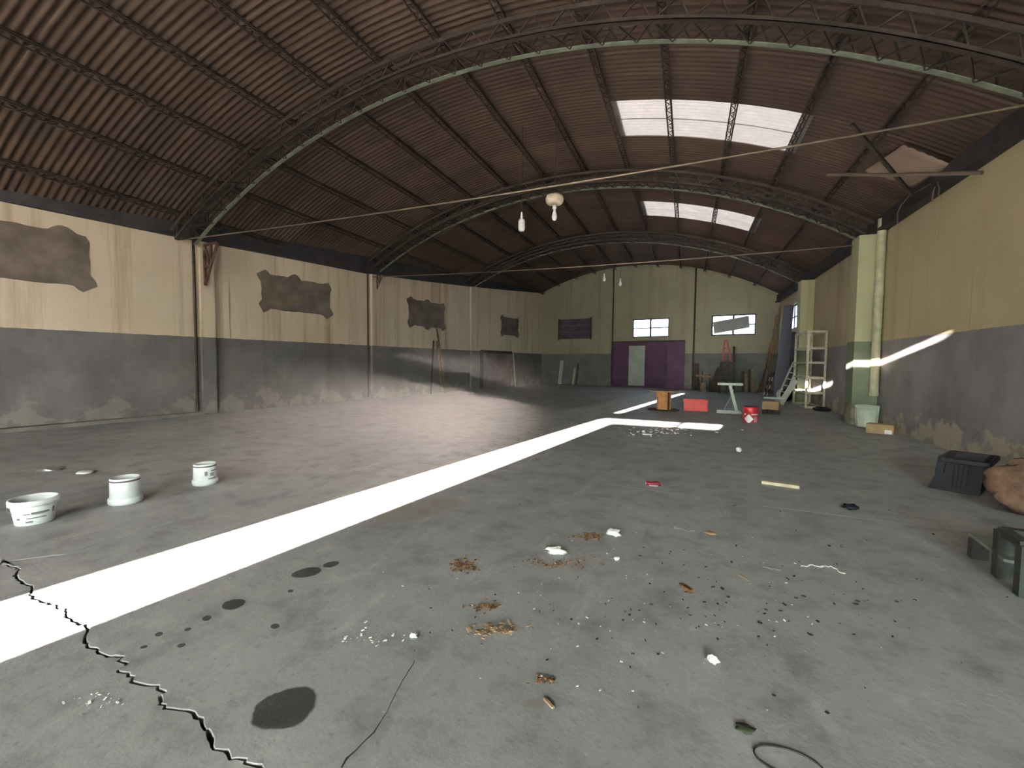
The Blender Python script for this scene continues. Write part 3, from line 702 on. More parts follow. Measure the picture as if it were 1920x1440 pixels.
# ---- pale steel trestle stand
q = base_at(1367, 775, .12); h = px(54, q); w = px(42, q); t = thing('roller_stand', q, 'pale steel stand with twin top rails on a leaning post', 'stand', None, face_rz(q)+.05)
for y in (-.13, .13):
    MB().beam((-w/2, y, h), (w/2, y, h), .05, .06).build('top_rail', M_PALEGREEN, t); MB().beam((-w/2, y*1.3, .03), (w/2*.95, y*1.3, .03), .05, .055).build('base_rail', M_PALEGREEN, t)
MB().beam((0, -.15, h-.04), (0, .15, h-.04), .05, .05).build('cross_bar', M_PALEGREEN, t)
MB().beam((w*.3, -.2, .055), (w*.3, .2, .055), .06, .05).build('cross_bar', M_PALEGREEN, t)
MB().beam((w*.3, 0, .05), (.0, 0, h-.03), .075, .06, (0, 1, 0)).build('post', M_PALEGREEN, t)
MB().tube([(-w*.22, .05, .05), (w*.16, .05, h*.82)], .009, 6).build('brace', M_PALEGREEN, t)
for x in (-w*.42, w*.42): MB().tube([(x, -.17, 0), (x, -.17, .03)], .02, 8).build('foot', M_PALEGREEN, t)

# ---- red paint drum
q = base_at(1407, 793, .16); r = px(26, q)/2; h = px(30, q); t = thing('paint_drum', q, 'red drum with white diamond label and white band', 'drum', None, face_rz(q))
MB().lathe([(0, .01), (r*.96, 0), (r, .012), (r, h*.32), (r*1.015, h*.33), (r, h*.34), (r, h*.66), (r*1.015, h*.67), (r, h*.68), (r, h*.95)], 32).build('body', M_REDCAN, t)
MB().lathe([(r*1.0, h*.94), (r*1.03, h*.95), (r*1.03, h*.99), (r*.99, h), (r*.95, h*.975), (0, h*.965)], 32).build('lid', M('dark_red_lid', (.12, .02, .03), .5, .1, .1, 5), t)
def curved(poly, mat, name):
    b = MB(); vs = []
    for a, z in poly: vs.append(((r+.003)*math.sin(a), -(r+.003)*math.cos(a), z))
    b.add(vs, [tuple(range(len(vs)))]); return b.build(name, mat, t)
def strip(a0, a1, z0, z1, mat, name): MB().lathe([(r+.003, z0), (r+.003, z1)], 10, a0=math.radians(-90+a0), a1=math.radians(-90+a1)).build(name, mat, t)
b = MB(); ac, zc_, hw = math.radians(-14), h*.24, .115
for i in range(8):
    x0, x1 = -1+i/4, -1+(i+1)/4
    f = lambda x: (ac+x*hw/r*.92)
    b.add([((r+.004)*math.sin(f(x0)), -(r+.004)*math.cos(f(x0)), zc_-hw*(1-abs(x0))), ((r+.004)*math.sin(f(x1)), -(r+.004)*math.cos(f(x1)), zc_-hw*(1-abs(x1))), ((r+.004)*math.sin(f(x1)), -(r+.004)*math.cos(f(x1)), zc_+hw*(1-abs(x1))), ((r+.004)*math.sin(f(x0)), -(r+.004)*math.cos(f(x0)), zc_+hw*(1-abs(x0)))], [(0, 1, 2, 3)])
b.build('diamond_label', M_LABEL, t)
strip(6, 62, h*.49, h*.56, M_LABEL, 'band'); strip(-50, -38, h*.47, h*.57, M_LABEL, 'print'); strip(24, 55, h*.06, h*.42, M('pink_print', (.55, .28, .32), .5), 'print')
strip(-20, -8, h*.21, h*.28, M_INK, 'print')

# ---- cardboard box on blocks
q = base_at(1445, 777, .14); w = px(27, q); t = thing('cardboard_box', q, 'brown cardboard box raised on dark blocks below the leaning ladder', 'box', None, face_rz(q)-.1)
MB().box(-w/2, w/2, -.15, .17, .13, .36).build('body', M_CARD, t, bevel=.006)
MB().box(-w/2-.01, w/2+.005, -.16, .02, .36, .368).build('flap', M_CARD, t); MB().box(-w/2, w/2+.01, .04, .18, .36, .368).build('flap', M_CARD, t)
for x in (-w*.36, .02, w*.36): MB().box(x-.06, x+.06, -.12, .12, 0, .13).build('block', M_WOODDARK, t)

# ---- leaning ladder, its T foot and pale rails
def lean(name, a, b, w, h, mat, parent=None, up=(0, 1, 0)): return MB().beam(a, b, w, h, up).build(name, mat, parent)
LA, LB = on_floor(1453, 756), on_floor(1466, 758); LT, LU = on_right(1489, 676, 3.78), on_right(1499, 679, 3.86)
t = thing('ladder', LA, 'pale green metal ladder leaning towards the white shelving', 'ladder')
A, B, Tt, U = rel(t, (LA, LB, LT, LU))
for a, b in ((A, Tt), (B, U)): lean('rail', a+Vector((0, 0, .03)), b, .05, .07, M_PALEGREEN, t)
for k in range(6): f = .1+.15*k; lean('rung', A.lerp(Tt, f)+Vector((0, 0, .03)), B.lerp(U, f)+Vector((0, 0, .03)), .035, .035, M_PALEGREEN, t, (0, 0, 1))
for a in (Tt, U): MB().lathe([(0, .07), (.05, .05), (.065, 0), (.05, -.05), (0, -.07)], 12, a).build('end_cap', M_BLACK, t)
q0, q1 = on_floor(1463, 760), on_right(1492, 712, 3.48)
o = tag(lean('pale_plank', q0+Vector((0, 0, .05)), q1, .18, .03, M_PALE), 'pale flat plank leaning beneath the ladder', 'plank')
q = on_floor(1455, 768); t = thing('stand_foot', q, 'pale green T-shaped steel foot at the bottom of the ladder', 'stand')
MB().tube([(0, 0, 0), (0, 0, .34)], .03, 8).build('post', M_PALEGREEN, t); MB().beam((-.35, 0, .36), (.22, 0, .36), .1, .05).build('top_bar', M_PALEGREEN, t); MB().box(-.1, .1, -.1, .1, 0, .02).build('base_plate', M_PALEGREEN, t)
for k, (a, b, w) in enumerate((((1432, 741), (1447, 700), .04), ((1438, 743), (1452, 699), .05))):
    q0 = on_floor(*a); q1 = on_right(*b, 3.15); t = thing('striped_rod', q0, ('left' if k == 0 else 'right')+' one of two black and white striped rods leaning before the blue sheets', 'rod', 'striped rods')
    dv = q1-q0
    for i in range(6): MB().tube([dv*(i/6)+Vector((0, 0, .02)), dv*((i+1)/6)+Vector((0, 0, .02))], w/2, 8).build('band', M_LABEL if i % 2 == 0 else M_BLACK, t)

# ---- tall blue-grey sheets leaning in the back right corner
def corner_sheet(y, uv, mat, label):
    c = [on_y(u, v, y) for u, v in uv]; c[0].z = c[1].z = .004
    for k in (2, 3): c[k].x = min(c[k].x, P_R-.04)
    o = thing('leaning_sheet', c[0], label, 'sheet'); r_ = rel(o, c); dy = Vector((0, .03, 0))
    MB().hexa(r_, [v+dy for v in r_]).build('panel', mat, o)
    for f in (.02, .46, .78, .97):
        a_, b_ = r_[0].lerp(r_[3], f), r_[1].lerp(r_[2], f); MB().beam(a_-dy*.4, b_-dy*.4, .05, .02, (0, 1, 0)).build('batten', mat, o)
corner_sheet(20.75, [(1449, 741), (1473, 741), (1489, 571), (1470, 573)], M_BLUE, 'tall blue-grey metal sheet leaning on the right wall by the window')
corner_sheet(20.45, [(1474, 742), (1487, 742), (1493, 622), (1485, 622)], M_BLUE2, 'narrow near-black sheet leaning on the right wall behind the ladder')
# thin poles in the corner
for k, (u0, v0, u1, v1, r, m_) in enumerate(((1424, 736, 1446, 640, .03, M_WOOD), (1432, 737, 1456, 590, .035, M_WOOD), (1420, 737, 1443, 672, .025, M_WOODDARK), (1438, 738, 1462, 575, .03, M_WOOD))):
    q0 = on_floor(u0, v0); q1 = on_back(u1, v1, -.08)
    if q1.x > P_R-.08: q1 = on_right(u1, v1, P_R-.08)
    nth = ('second', 'third', 'leftmost and shortest', 'rightmost')[k]
    tag(MB().tube([q0+Vector((0, 0, .02)), q0.lerp(q1, .5)+Vector((0, 0, .02)), q1], r, 8).build('pole', m_), f'thin wooden pole leaning in the back right corner, {nth} of four', 'pole', 'poles in the back right corner')

# ---- shelving rack
fx0, fy = 3.55, 16.55
t = thing('shelf_rack', (3.8, fy, 0), 'empty cream metal shelving rack standing against the right wall', 'shelving'); W_, L_, Hh = .5, 1.75, px(146, Vector((3.8, fy, 0)))
def post(x, y): MB().box(x-.03, x+.03, y-.03, y+.03, 0, Hh).build('post', M_CREAMRACK, t)
for x in (-W_/2, W_/2-.02):
    for y in (0, L_): post(x, y)
for k, f in enumerate((.015, .20, .395, .59, .775, .985)):
    z = Hh*f; b = MB(); x0, x1 = -W_/2, W_/2-.02
    b.box(x0, x1, -.02, .015, z-.035, z+.035).box(x0, x1, L_-.015, L_+.02, z-.03, z+.03).box(x0-.02, x0+.01, 0, L_, z-.03, z+.03).box(x1-.01, x1+.02, 0, L_, z-.03, z+.03)
    b.build('shelf_frame', M_CREAMRACK, t)
    if k in (1, 2, 3): MB().box(x0, x1, 0, L_, z-.03, z-.02).build('shelf', M('shelf_mesh_grey', (.16, .16, .13), .7), t)
q = on_floor(1490, 750); q.x = min(q.x, 3.5); t0 = thing('white_sack', q, 'crumpled white sack slumped on the floor behind the shelving rack', 'sack')
def blob(rx, ry, rz_, seed, amp=.25, n=18, m_=10, fl=.0):
    vs, fs = [], []
    for i in range(m_+1):
        ph = math.pi*i/m_
        for k in range(n):
            a = 2*math.pi*k/n; d = Vector((math.sin(ph)*math.cos(a), math.sin(ph)*math.sin(a), math.cos(ph)))
            s_ = 1+amp*mnoise.noise(d*2.1+Vector((seed, 0, 0)))+amp*.5*mnoise.noise(d*5+Vector((0, seed, 0)))
            vs.append((d.x*rx*s_, d.y*ry*s_, max(0, rz_*(1+d.z*s_))))
    for i in range(m_):
        for k in range(n): fs.append((i*n+k, i*n+(k+1) % n, (i+1)*n+(k+1) % n, (i+1)*n+k))
    return MB().add(vs, fs, True)
blob(.17, .2, .22, 3).build('bag', M_PAPER, t0)
q = on_floor(1476, 752); o = tag(blob(.22, .22, .25, 8).build('black_bag', M_BLACK, None, q), 'black rubbish bag on the floor behind the ladder', 'bag')
q = on_floor(1577, 770); pts = [(q.x-.62+.2*math.cos(a*.5), q.y-.5+.32*math.sin(a*.5), .035+.012*(a/6)) for a in range(0, 30)]
o = tag(MB().tube(pts, .03, 8).build('hose_coil', M_BLACK), 'coil of black hose on the floor at the right wall', 'hose')

# ---- green bin, box, black crate, sack, bench on the right
q = base_at(1640, 803, .2); r = px(37, q)/2; h = px(41, q); q.x = min(q.x, P_R-r-.06)
t = thing('waste_bin', q, 'pale green plastic bin at the foot of the drain pipe', 'bin', None, face_rz(q))
MB().lathe([(0, .01), (r*.78, 0), (r*.8, .015), (r*.95, h*.94), (r*.93, h*.94), (r*.77, .03), (0, .03)], 28).build('body', M_GREENBIN, t)
MB().lathe([(r*.93, h*.9), (r, h*.9), (r, h*.97), (r*.96, h), (r*.92, h*.98), (r*.93, h*.9)], 28).build('rim', M_GREENBIN, t)
for k in range(10):
    a = 2*math.pi*k/10; MB().beam((r*.81*math.cos(a), r*.81*math.sin(a), .02), (r*.93*math.cos(a), r*.93*math.sin(a), h*.88), .02, .02, (math.cos(a), math.sin(a), 0)).build('rib', M_GREENBIN, t)
q = base_at(1671, 815, .16); q.x = min(q.x, 3.74); w = px(40, q); t = thing('cardboard_box', q, 'flat brown cardboard box with pale sticker beside the green bin', 'box', None, face_rz(q)-.12); h = px(17, q)
MB().box(-w/2, w/2, -.16, .16, 0, h).build('body', M_CARD, t, bevel=.005); MB().box(w*.18, w*.44, -.166, -.160, .01, h*.5).build('sticker', M_LABEL, t); MB().box(-w/2, w/2, -.165, .0, h, h+.006).build('flap', M_CARD, t)

BL, BR = on_floor(1739, 914), on_floor(1837, 931); e1 = (BR-BL).normalized(); e2 = Vector((-e1.y, e1.x, 0)); wb = (BR-BL).length; hb = px(62, BL)
t = thing('black_crate', BL, 'black plastic crate with thick rim by the right wall', 'crate'); t.rotation_euler.z = math.atan2(e1.y, e1.x)
dpt = .55; inn = .025
def ring(x0, x1, y0, y1, z): return [Vector((x0, y0, z)), Vector((x1, y0, z)), Vector((x1, y1, z)), Vector((x0, y1, z))]
bo, to = ring(0, wb, 0, dpt, .0), ring(.13, wb+.03, -.01, dpt+.02, hb); ti, bi = ring(.155, wb+.005, .015, dpt-.005, hb), ring(.03, wb-.03, .03, dpt-.03, .02)
vs = bo+to+ti+bi; fs = [(3, 2, 1, 0), (12, 13, 14, 15)]
for k in range(4):
    k2 = (k+1) % 4; fs += [(k, k2, 4+k2, 4+k), (4+k, 4+k2, 8+k2, 8+k), (8+k, 8+k2, 12+k2, 12+k)]
MB().add(vs, fs).build('body', M_BLACK, t)
b = MB(); R0, R1 = ring(.10, wb+.06, -.04, dpt+.05, hb-.05), ring(.10, wb+.06, -.04, dpt+.05, hb)
for k in range(4): b.beam(R0[k]+Vector((0, 0, .025)), R0[(k+1) % 4]+Vector((0, 0, .025)), .04, .05)
b.build('rim', M_BLACK, t, bevel=.006)
MB().hexa(ring(.06, .13, -.05, .12, hb*.52), ring(.08, .15, -.05, .12, hb)).build('handle_flap', M_BLACK, t)
for k in range(4): x = .2+(wb-.3)*k/3; MB().beam((x*.93, -.004, .03), (x, -.018, hb-.06), .02, .015, (0, 1, 0)).build('rib', M_BLACK, t)

q = on_floor(1912, 982); q = q+away(q)*.30+Vector((.2, 0, 0)); t = thing('jute_sack', q, 'bulging brown jute sack with gathered neck beside the black crate', 'sack')
blob(.42, .38, .275, 21, .2, 36, 20).build('bag', M_SACK, t)
pts = [(-.16+.03*k, -.06+.02*k, .44+.035*k) for k in range(5)]; MB().tube(pts, [.17, .13, .08, .07, .12], 14).build('neck', M_SACK, t)
MB().tube([(-.08+.085*math.cos(a), -.0+.085*math.sin(a), .53) for a in [k*.524 for k in range(13)]], .009, 6).build('tie_string', M_WOODPALE, t)

A, B = on_floor(1876, 1082), on_floor(1919, 1118); e1 = (B-A).normalized(); e2 = Vector((-e1.y, e1.x, 0)); e2 = e2 if e2.x > 0 else -e2
t = thing('black_bench', A, 'low black steel bench with grey lower plate at the right edge', 'bench'); lab = (B-A).length
hb = px(88, A); hp = px(40, A)
P0 = Vector((0, 0, 0)); P1 = e1*lab; P2 = e2*.75; P3 = P1+P2; zt = Vector((0, 0, hb))
for p_ in (P0, P1, P2, P3): MB().beam(p_, p_+zt, .07, .07, e1).build('leg', M_BLACKSTEEL, t)
for a, b in ((P0, P1), (P0, P2), (P1, P3), (P2, P3)): MB().beam(a+zt, b+zt, .06, .045).build('top_bar', M_BLACKSTEEL, t)
for a, b in ((P0, P2), (P1, P3)): MB().beam(a+Vector((0, 0, hp-.035)), b+Vector((0, 0, hp-.035)), .045, .05).build('cross_bar', M_BLACKSTEEL, t)
tip = on_floor(1816, 1003, hp)-A; tip.z = hp; tip2 = tip+e1*.5
MB().hexa([tip, tip2, P1+e2*.7+Vector((0, 0, hp))-e1*.02, P0+e2*.7+Vector((0, 0, hp))+e1*.0+Vector((0, .25, 0))], [v+Vector((0, 0, .02)) for v in (tip, tip2, P1+e2*.7+Vector((0, 0, hp))-e1*.02, P0+e2*.7+Vector((0, 0, hp))+Vector((0, .25, 0)))]).build('plate', M_TRAY, t)
lg = on_floor(1833, 1047)-A; MB().beam(lg, lg+Vector((0, 0, hp)), .09, .07, e1).build('leg', M_BLACKSTEEL, t)
lg2 = lg+e2*.7+Vector((0, .1, 0)); MB().beam(lg2, lg2+Vector((0, 0, hp)), .09, .07, e1).build('leg', M_BLACKSTEEL, t)

# ---- hanging lamps
def vault_top(q, r=VR-.12): return VZ+math.sqrt(r*r-(q.x-VC)**2)
def lamp(u, v, y, shade, cfl, wpx, label):
    q = on_y(u, v, y); t = thing('hanging_lamp', q, label, 'lamp', 'bulbs hanging from the roof'); zt = vault_top(q)-q.z; s_ = px(wpx, q)
    MB().tube([(0, 0, .0), (0.01, 0, zt*.5), (0, 0, zt)], .006, 6).build('cord', M_STEEL, t)
    if shade:
        R_ = s_/2
        MB().lathe([(R_*.30, .10), (R_*.36, .09), (R_*.9, .045), (R_, 0), (R_*.97, -.07), (R_*.8, -.12), (R_*.3, -.15), (R_*.27, -.14), (R_*.7, -.10), (R_*.9, -.02), (R_*.3, .07)], 28).build('shade', M_SHADE, t)
        MB().lathe([(0, -.14), (.04, -.15), (.05, -.22), (.03, -.25), (0, -.25)], 14).build('socket', M_GLASSBULB, t)
        MB().lathe([(.025, -.25), (.035, -.30), (.055, -.37), (.06, -.42), (.05, -.47), (.02, -.495), (0, -.5)], 18).build('bulb', M_GLASSBULB, t)
    elif cfl:
        R_ = s_/2
        MB().lathe([(0, .30), (.018, .29), (.03, .2), (.035, .12), (0, .12)], 14).build('socket', M_GLASSBULB, t)
        b = MB().lathe([(0, .13), (R_*.75, .12), (R_, .09), (R_, -.1), (R_*.8, -.15), (0, -.16)], 20); b.build('bulb', M_GLASSBULB, t)
        for k in range(3): MB().lathe([(R_*1.0, -.08+k*.06), (R_*1.06, -.065+k*.06), (R_*1.0, -.05+k*.06)], 20).build('coil', M_GLASSBULB, t)
    else:
        R_ = s_/2
        MB().lathe([(0, .16), (.022, .15), (.022, .05), (0, .05)], 10).build('socket', M_GLASSBULB, t)
        MB().lathe([(.022, .06), (R_*.6, .02), (R_, -.05), (R_*.8, -.1), (0, -.13)], 14).build('bulb', M_GLASSBULB, t)
lamp(1040, 372, 9.7, True, False, 34, 'cream enamel lampshade with long bulb hanging behind the nearest tie rod')
lamp(978, 421, 9.9, False, True, 12.5, 'stout white lamp bulb hanging left of the cream lampshade')
lamp(1133, 521, 16.0, False, False, 6, 'small far bulb, left of two, hanging before the back wall')
lamp(1163, 530, 16.2, False, False, 6, 'small far bulb, right of two, hanging before the back wall')

# ---- broken ceiling board and loose bars under the right side of the roof
c4 = [vault_hit(1622, 322, VR-.20), vault_hit(1695, 273, VR-.12), vault_hit(1786, 310, VR-.16), vault_hit(1712, 352, VR-.26)]
b = MB(); n_ = 10; vs = []
for i in range(n_+1):
    for j in range(n_+1):
        u_, v_ = i/n_, j/n_; q = c4[0]*(1-u_)*(1-v_)+c4[1]*u_*(1-v_)+c4[2]*u_*v_+c4[3]*(1-u_)*v_
        q = q+Vector((0, 0, -.09*math.sin(math.pi*v_)*math.sin(math.pi*u_)+.012*math.cos(v_*30))); vs.append(q)
fs = [(i*(n_+1)+j, i*(n_+1)+j+1, (i+1)*(n_+1)+j+1, (i+1)*(n_+1)+j) for i in range(n_) for j in range(n_)]
N1 = len(vs); vs = vs+[v+Vector((0, 0, .015)) for v in vs]; fs += [tuple(N1+k for k in f[::-1]) for f in fs]
for i in range(n_):
    for a, b_ in ((i, i+1), ((i)*(n_+1), (i+1)*(n_+1)), (n_*(n_+1)+i, n_*(n_+1)+i+1), (i*(n_+1)+n_, (i+1)*(n_+1)+n_)): fs.append((a, b_, b_+N1, a+N1))
tag(MB().add(vs, fs, True).build('loose_roof_sheet', M('pale_sheet', (.30, .22, .17), .7, 0, .1, 2)), 'pale roof sheet sagging loose below the right side of the roof', 'sheet')
b0, b1 = vault_hit(1597, 233, VR-.42), on_right(1711, 366, 3.72)
tag(MB().beam(b0, b1, .05, .05).build('steel_bar', M_STEEL), 'dark steel bar slanting down across the sagging roof sheet to the right wall', 'bar')
b0, b1 = vault_hit(1552, 327, VR-.55), on_right(1842, 324, 3.9)
tag(MB().tube([b0, b0.lerp(b1, .5)+Vector((0, 0, -.02)), b1], .03, 8).build('steel_pipe', M_ROD), 'brown steel pipe hanging level below the sagging roof sheet', 'pipe')
for k, pp in enumerate(([(1683, 418), (1683, 398), (1690, 384), (1706, 366), (1745, 345)], [(1760, 367), (1761, 352), (1758, 340)], [(1748, 378), (1749, 362), (1753, 350)])):
    tag(MB().tube([on_right(u, v, 3.87) for u, v in pp], .011, 6).build('loose_wire', M_ROD), ('long loose wire curling down from the right eave beam', 'short wire stub hanging at the right eave, nearer the pipe end', 'short wire stub hanging at the right eave, beside another stub')[k], 'wire')

# ---- planks and timber leaning on left and back walls
def leaning(kind, u0, v0, u1, v1, wall, w, th_, mat, label, cat='plank', group=None):
    if wall == 'L':
        q1 = on_left(u1, v1, .07); q0 = on_left(u0, v0, .32+.05*q1.z)
    else:
        q1 = on_back(u1, v1, -.10); q0 = on_back(u0, v0, -.30-.05*q1.z)
    q0.z = 0; ax = LD if wall == 'L' else BD
    d = (q1-q0).normalized(); nn = d.cross(ax).normalized()
    a = q0+Vector((0, 0, th_/2)); sd = ax*(w/2)
    o = MB().hexa([a-sd-nn*th_/2, a+sd-nn*th_/2, a+sd+nn*th_/2, a-sd+nn*th_/2], [q1-sd-nn*th_/2, q1+sd-nn*th_/2, q1+sd+nn*th_/2, q1-sd+nn*th_/2]).build(kind, mat)
    return tag(o, label, cat, group)
GL = 'planks leaning on the left wall'
leaning('plank', 836, 738, 819, 616, 'L', .10, .03, M_WOOD, 'tallest weathered plank leaning below the middle cemented window', group=GL)
leaning('plank', 829, 738, 820, 640, 'L', .14, .03, M_WOOD, 'shorter weathered plank leaning beside the tallest one on the left wall', group=GL)
leaning('plank', 808, 737, 813, 638, 'L', .07, .03, M_WOODDARK, 'thin dark plank leaning left of the two weathered ones', group=GL)
leaning('plank', 966, 727, 962, 660, 'L', .12, .03, M_WOODPALE, 'pale plank leaning beside the blocked doorway of the left wall', group=GL)
GB = 'timber leaning on the back wall'
leaning('plank', 1049, 723, 1054, 676, 'B', .26, .03, M_PALE, 'whitish wide board leaning below the boarded back window', group=GB)
leaning('plank', 1074, 724, 1078, 690, 'B', .14, .03, M_WOODPALE, 'short pale plank leaning right of the whitish board', group=GB)
leaning('plank', 1080, 724, 1084, 682, 'B', .06, .03, M_WOODDARK, 'thin dark stick leaning right of the whitish board', 'stick', group=GB)
leaning('plank', 1036, 723, 1024, 668, 'B', .07, .03, M_WOOD, 'thin brown stick leaning in the back left corner', 'stick', group=GB)
leaning('plank', 1306, 731, 1305, 682, 'B', .26, .03, M_WOODDARK, 'dark pointed board leaning right of the purple door', group=GB)
for k, (u, v1, w) in enumerate(((1393, 696, .13), (1399, 702, .12), (1405, 693, .11), (1411, 691, .12))):
    leaning('plank', u, 734, u, v1, 'B', w, .03, M_WOOD if k % 2 else M_WOODDARK, f'upright dark plank behind the pale stand, {("first", "second", "third", "fourth")[k]} from the left', group=GB)
leaning('panel', 1419, 735, 1418, 685, 'B', .22, .02, M('dull_green_panel', (.12, .13, .11), .7), 'dull green panel leaning right of the upright dark planks', 'panel')
leaning('plank', 1376, 733, 1376, 650, 'B', .09, .04, M_WOODDARK, 'tall dark post leaning right of the black trestle', 'post', group=GB)
# black trestle with red stand
q = on_floor(1362, 737); t = thing('black_trestle', q, 'tall black trestle standing at the back wall under the right window', 'trestle', None, face_rz(q)); h = px(58, q); w = px(25, q)
MB().box(-w/2, w/2, -.2, .2, h-.08, h).build('top', M_WOODDARK, t)
for x in (-w/2+.05, w/2-.05):
    for y in (-.17, .17): MB().beam((x*1.12, y*1.1, 0), (x, y, h-.06), .08, .08, (0, 1, 0)).build('leg', M_WOODDARK, t)
MB().beam((-w/2, -.17, h*.42), (w/2, -.17, h*.42), .05, .05).build('stretcher', M_WOODDARK, t); MB().beam((0, -.15, 0), (0, -.15, h-.06), .08, .06, (0, 1, 0)).build('leg', M_WOODDARK, t)
q2 = Vector((q.x, q.y, h+.002)); t2 = thing('red_stand', q2, 'faded red tapering stand set on top of the black trestle', 'stand', None, face_rz(q)); hr = px(40, q)
for x in (-1, 1): MB().beam((x*.19-.03, 0, .03), (x*.05-.1, 0, hr), .07, .05, (0, 1, 0)).build('leg', M_REDROD, t2)
MB().beam((-.16, 0, hr), (-.03, 0, hr), .07, .06).build('cap', M_REDROD, t2)
for f in (.15, .4, .65): MB().beam((-.19*(1-f)-.05*f-.03*(1-f)-.1*f, 0, hr*f), (.19*(1-f)+.05*f-.03*(1-f)-.1*f, 0, hr*f), .05, .04).build('rung', M_REDROD, t2)
# stump and scrap beside it
q = base_at(1318, 735, .15); t = thing('log_stump', q, 'short pale log stump standing against the back wall', 'stump'); r = px(10, q)/2; h = px(17, q)
MB().lathe([(r*1.08, 0), (r, h*.3), (r*.97, h*.7), (r, h)], 14).build('bark', M_WOOD, t); MB().lathe([(0, h+.004), (r*.98, h)], 14).build('cut_face', M_WOODPALE, t)
q = base_at(1318, 733, .55); t = thing('scrap_frame', q, 'small wooden scrap frame behind the log stump', 'frame', None, face_rz(q)); w = px(26, q)
MB().beam((-w/2, 0, .78), (w/2, 0, .72), .06, .1).build('rail', M_WOOD, t)
for x, hh in ((-w/2+.05, .85), (-.06, 1.05), (w/2-.05, .85)): MB().beam((x, .02, 0), (x, .02, hh), .06, .05, (0, 1, 0)).build('post', M_WOODDARK, t)
q = base_at(1339, 736, .35); t = thing('timber_heap', q, 'dark wedge of stacked boards left of the black trestle', 'boards', None, face_rz(q))
for k in range(5): MB().beam((-.24+.1*k, .1, 0), (-.13+.1*k, .25, .55+.22*k), .09, .03, (0, 1, 0)).build('board', M_WOODDARK, t)

# ---- litter on the floor
def batten(u0, v0, u1, v1, w, h, mat, label, cat):
    a, b = on_floor(u0, v0), on_floor(u1, v1); z = Vector((0, 0, h/2+.001)); return tag(MB().beam(a+z, b+z, w, h).build('wood_offcut', mat, None, None, .002), label, cat)
batten(1428, 906, 1499, 916, .07, .035, M_WOODPALE, 'pale square batten lying on the floor right of centre', 'batten')
batten(1278, 1100, 1297, 1113, .03, .022, M('orange_wood', (.20, .10, .05), .8, 0, .5, 30), 'small orange-brown wood chip on the near floor', 'wood chip')
batten(1021, 1312, 1038, 1330, .014, .010, M_WOOD, 'thin brown stick on the near floor by a stain', 'stick')
batten(1385, 1078, 1405, 1090, .010, .008, M_WOOD, 'thin dark splinter near the tangle of white wire', 'splinter')
def crumple(name, u, v, wpx, hpx, mat, label, cat, seed):
    q = on_floor(u, v); r = px(wpx, q)/2; h = px(hpx, q)/2; q = q+away(q)*r*.4
    return tag(blob(r, r*.75, h, seed, .7, 12, 7).build(name, mat, None, q), label, cat)
crumple('crumpled_paper', 1043, 1041, 36, 13, M_PAPER, 'largest crumpled white paper lying on the brown sawdust', 'paper', 1)
crumple('crumpled_paper', 1150, 1006, 26, 12, M_PAPER, 'bluish crumpled paper right of the orange sawdust', 'paper', 2)
crumple('crumpled_paper', 1156, 1051, 13, 6, M_PAPER, 'small white paper scrap below the bluish crumpled paper', 'paper', 3)
crumple('crumpled_paper', 1385, 848, 9, 9, M_PAPER, 'small white paper ball on the far floor above the batten', 'paper', 4)
crumple('crumpled_paper', 1337, 1246, 22, 14, M_PAPER, 'pale leaf-shaped scrap on the near right floor', 'paper', 5)
crumple('crumpled_paper', 776, 1197, 16, 8, M_PAPER, 'white flake on the near floor above the fine crack', 'paper', 6)
crumple('crumpled_paper', 157, 889, 26, 5, M_PAPER, 'flat white paper on the left floor behind the buckets', 'paper', 7)
crumple('crumpled_paper', 1213, 816, 18, 3, M_PAPER, 'flat white scrap just before the sunlit cross streak', 'paper', 13)
crumple('black_rag', 1596, 957, 24, 11, M_BLACK, 'crumpled black rag on the floor before the black crate', 'rag', 8)
crumple('red_scrap', 1246, 798, 22, 3, M_REDCAN, 'flat red scrap beside the sunlit cross streak', 'scrap', 9)
crumple('leaf_clump', 1396, 1374, 32, 8, M_LEAF, 'withered green leaf clump on the near right floor', 'leaves', 10)
crumple('tan_scrap', 1332, 1002, 20, 3, M_CARD, 'flat tan cardboard scrap on the floor', 'cardboard', 11)
crumple('grey_scrap', 95, 882, 46, 4, M_TIN, 'flat torn grey sheet on the left floor behind the buckets', 'scrap', 12)
q = on_floor(1225, 911); t = thing('crushed_can', q, 'crushed dark red can with pale label on the floor', 'can', None, face_rz(q)+.1); r = px(9, q)/2; l = px(27, q)
MB().add([(x*l/2, r*1.6*math.cos(a)*(.9+.1*x), r*(1+math.sin(a))*(1+.15*math.sin(5*x))) for x in (-1, -.5, 0, .5, 1) for a in [k*math.pi/5 for k in range(10)]], [(i*10+k, i*10+(k+1) % 10, (i+1)*10+(k+1) % 10, (i+1)*10+k) for i in range(4) for k in range(10)]+[tuple(range(10))[::-1], tuple(range(40, 50))], True).build('body', M('dark_red_tin', (.2, .02, .035), .4, .2), t)
MB().add([(x*l*.28, r*1.75*math.cos(a), r*(1.02+1.06*math.sin(a))) for x in (-1, 1) for a in [math.radians(-160+20*k) for k in range(7)]]+[], [(k, k+1, 8+k, 7+k) for k in range(6)]).build('label_band', M_LABEL, t)
for x in (-1, 1): MB().tube([(x*l/2, 0, r), (x*l/2+x*.004, 0, r)], r*.9, 12).build('end', M_TIN, t)
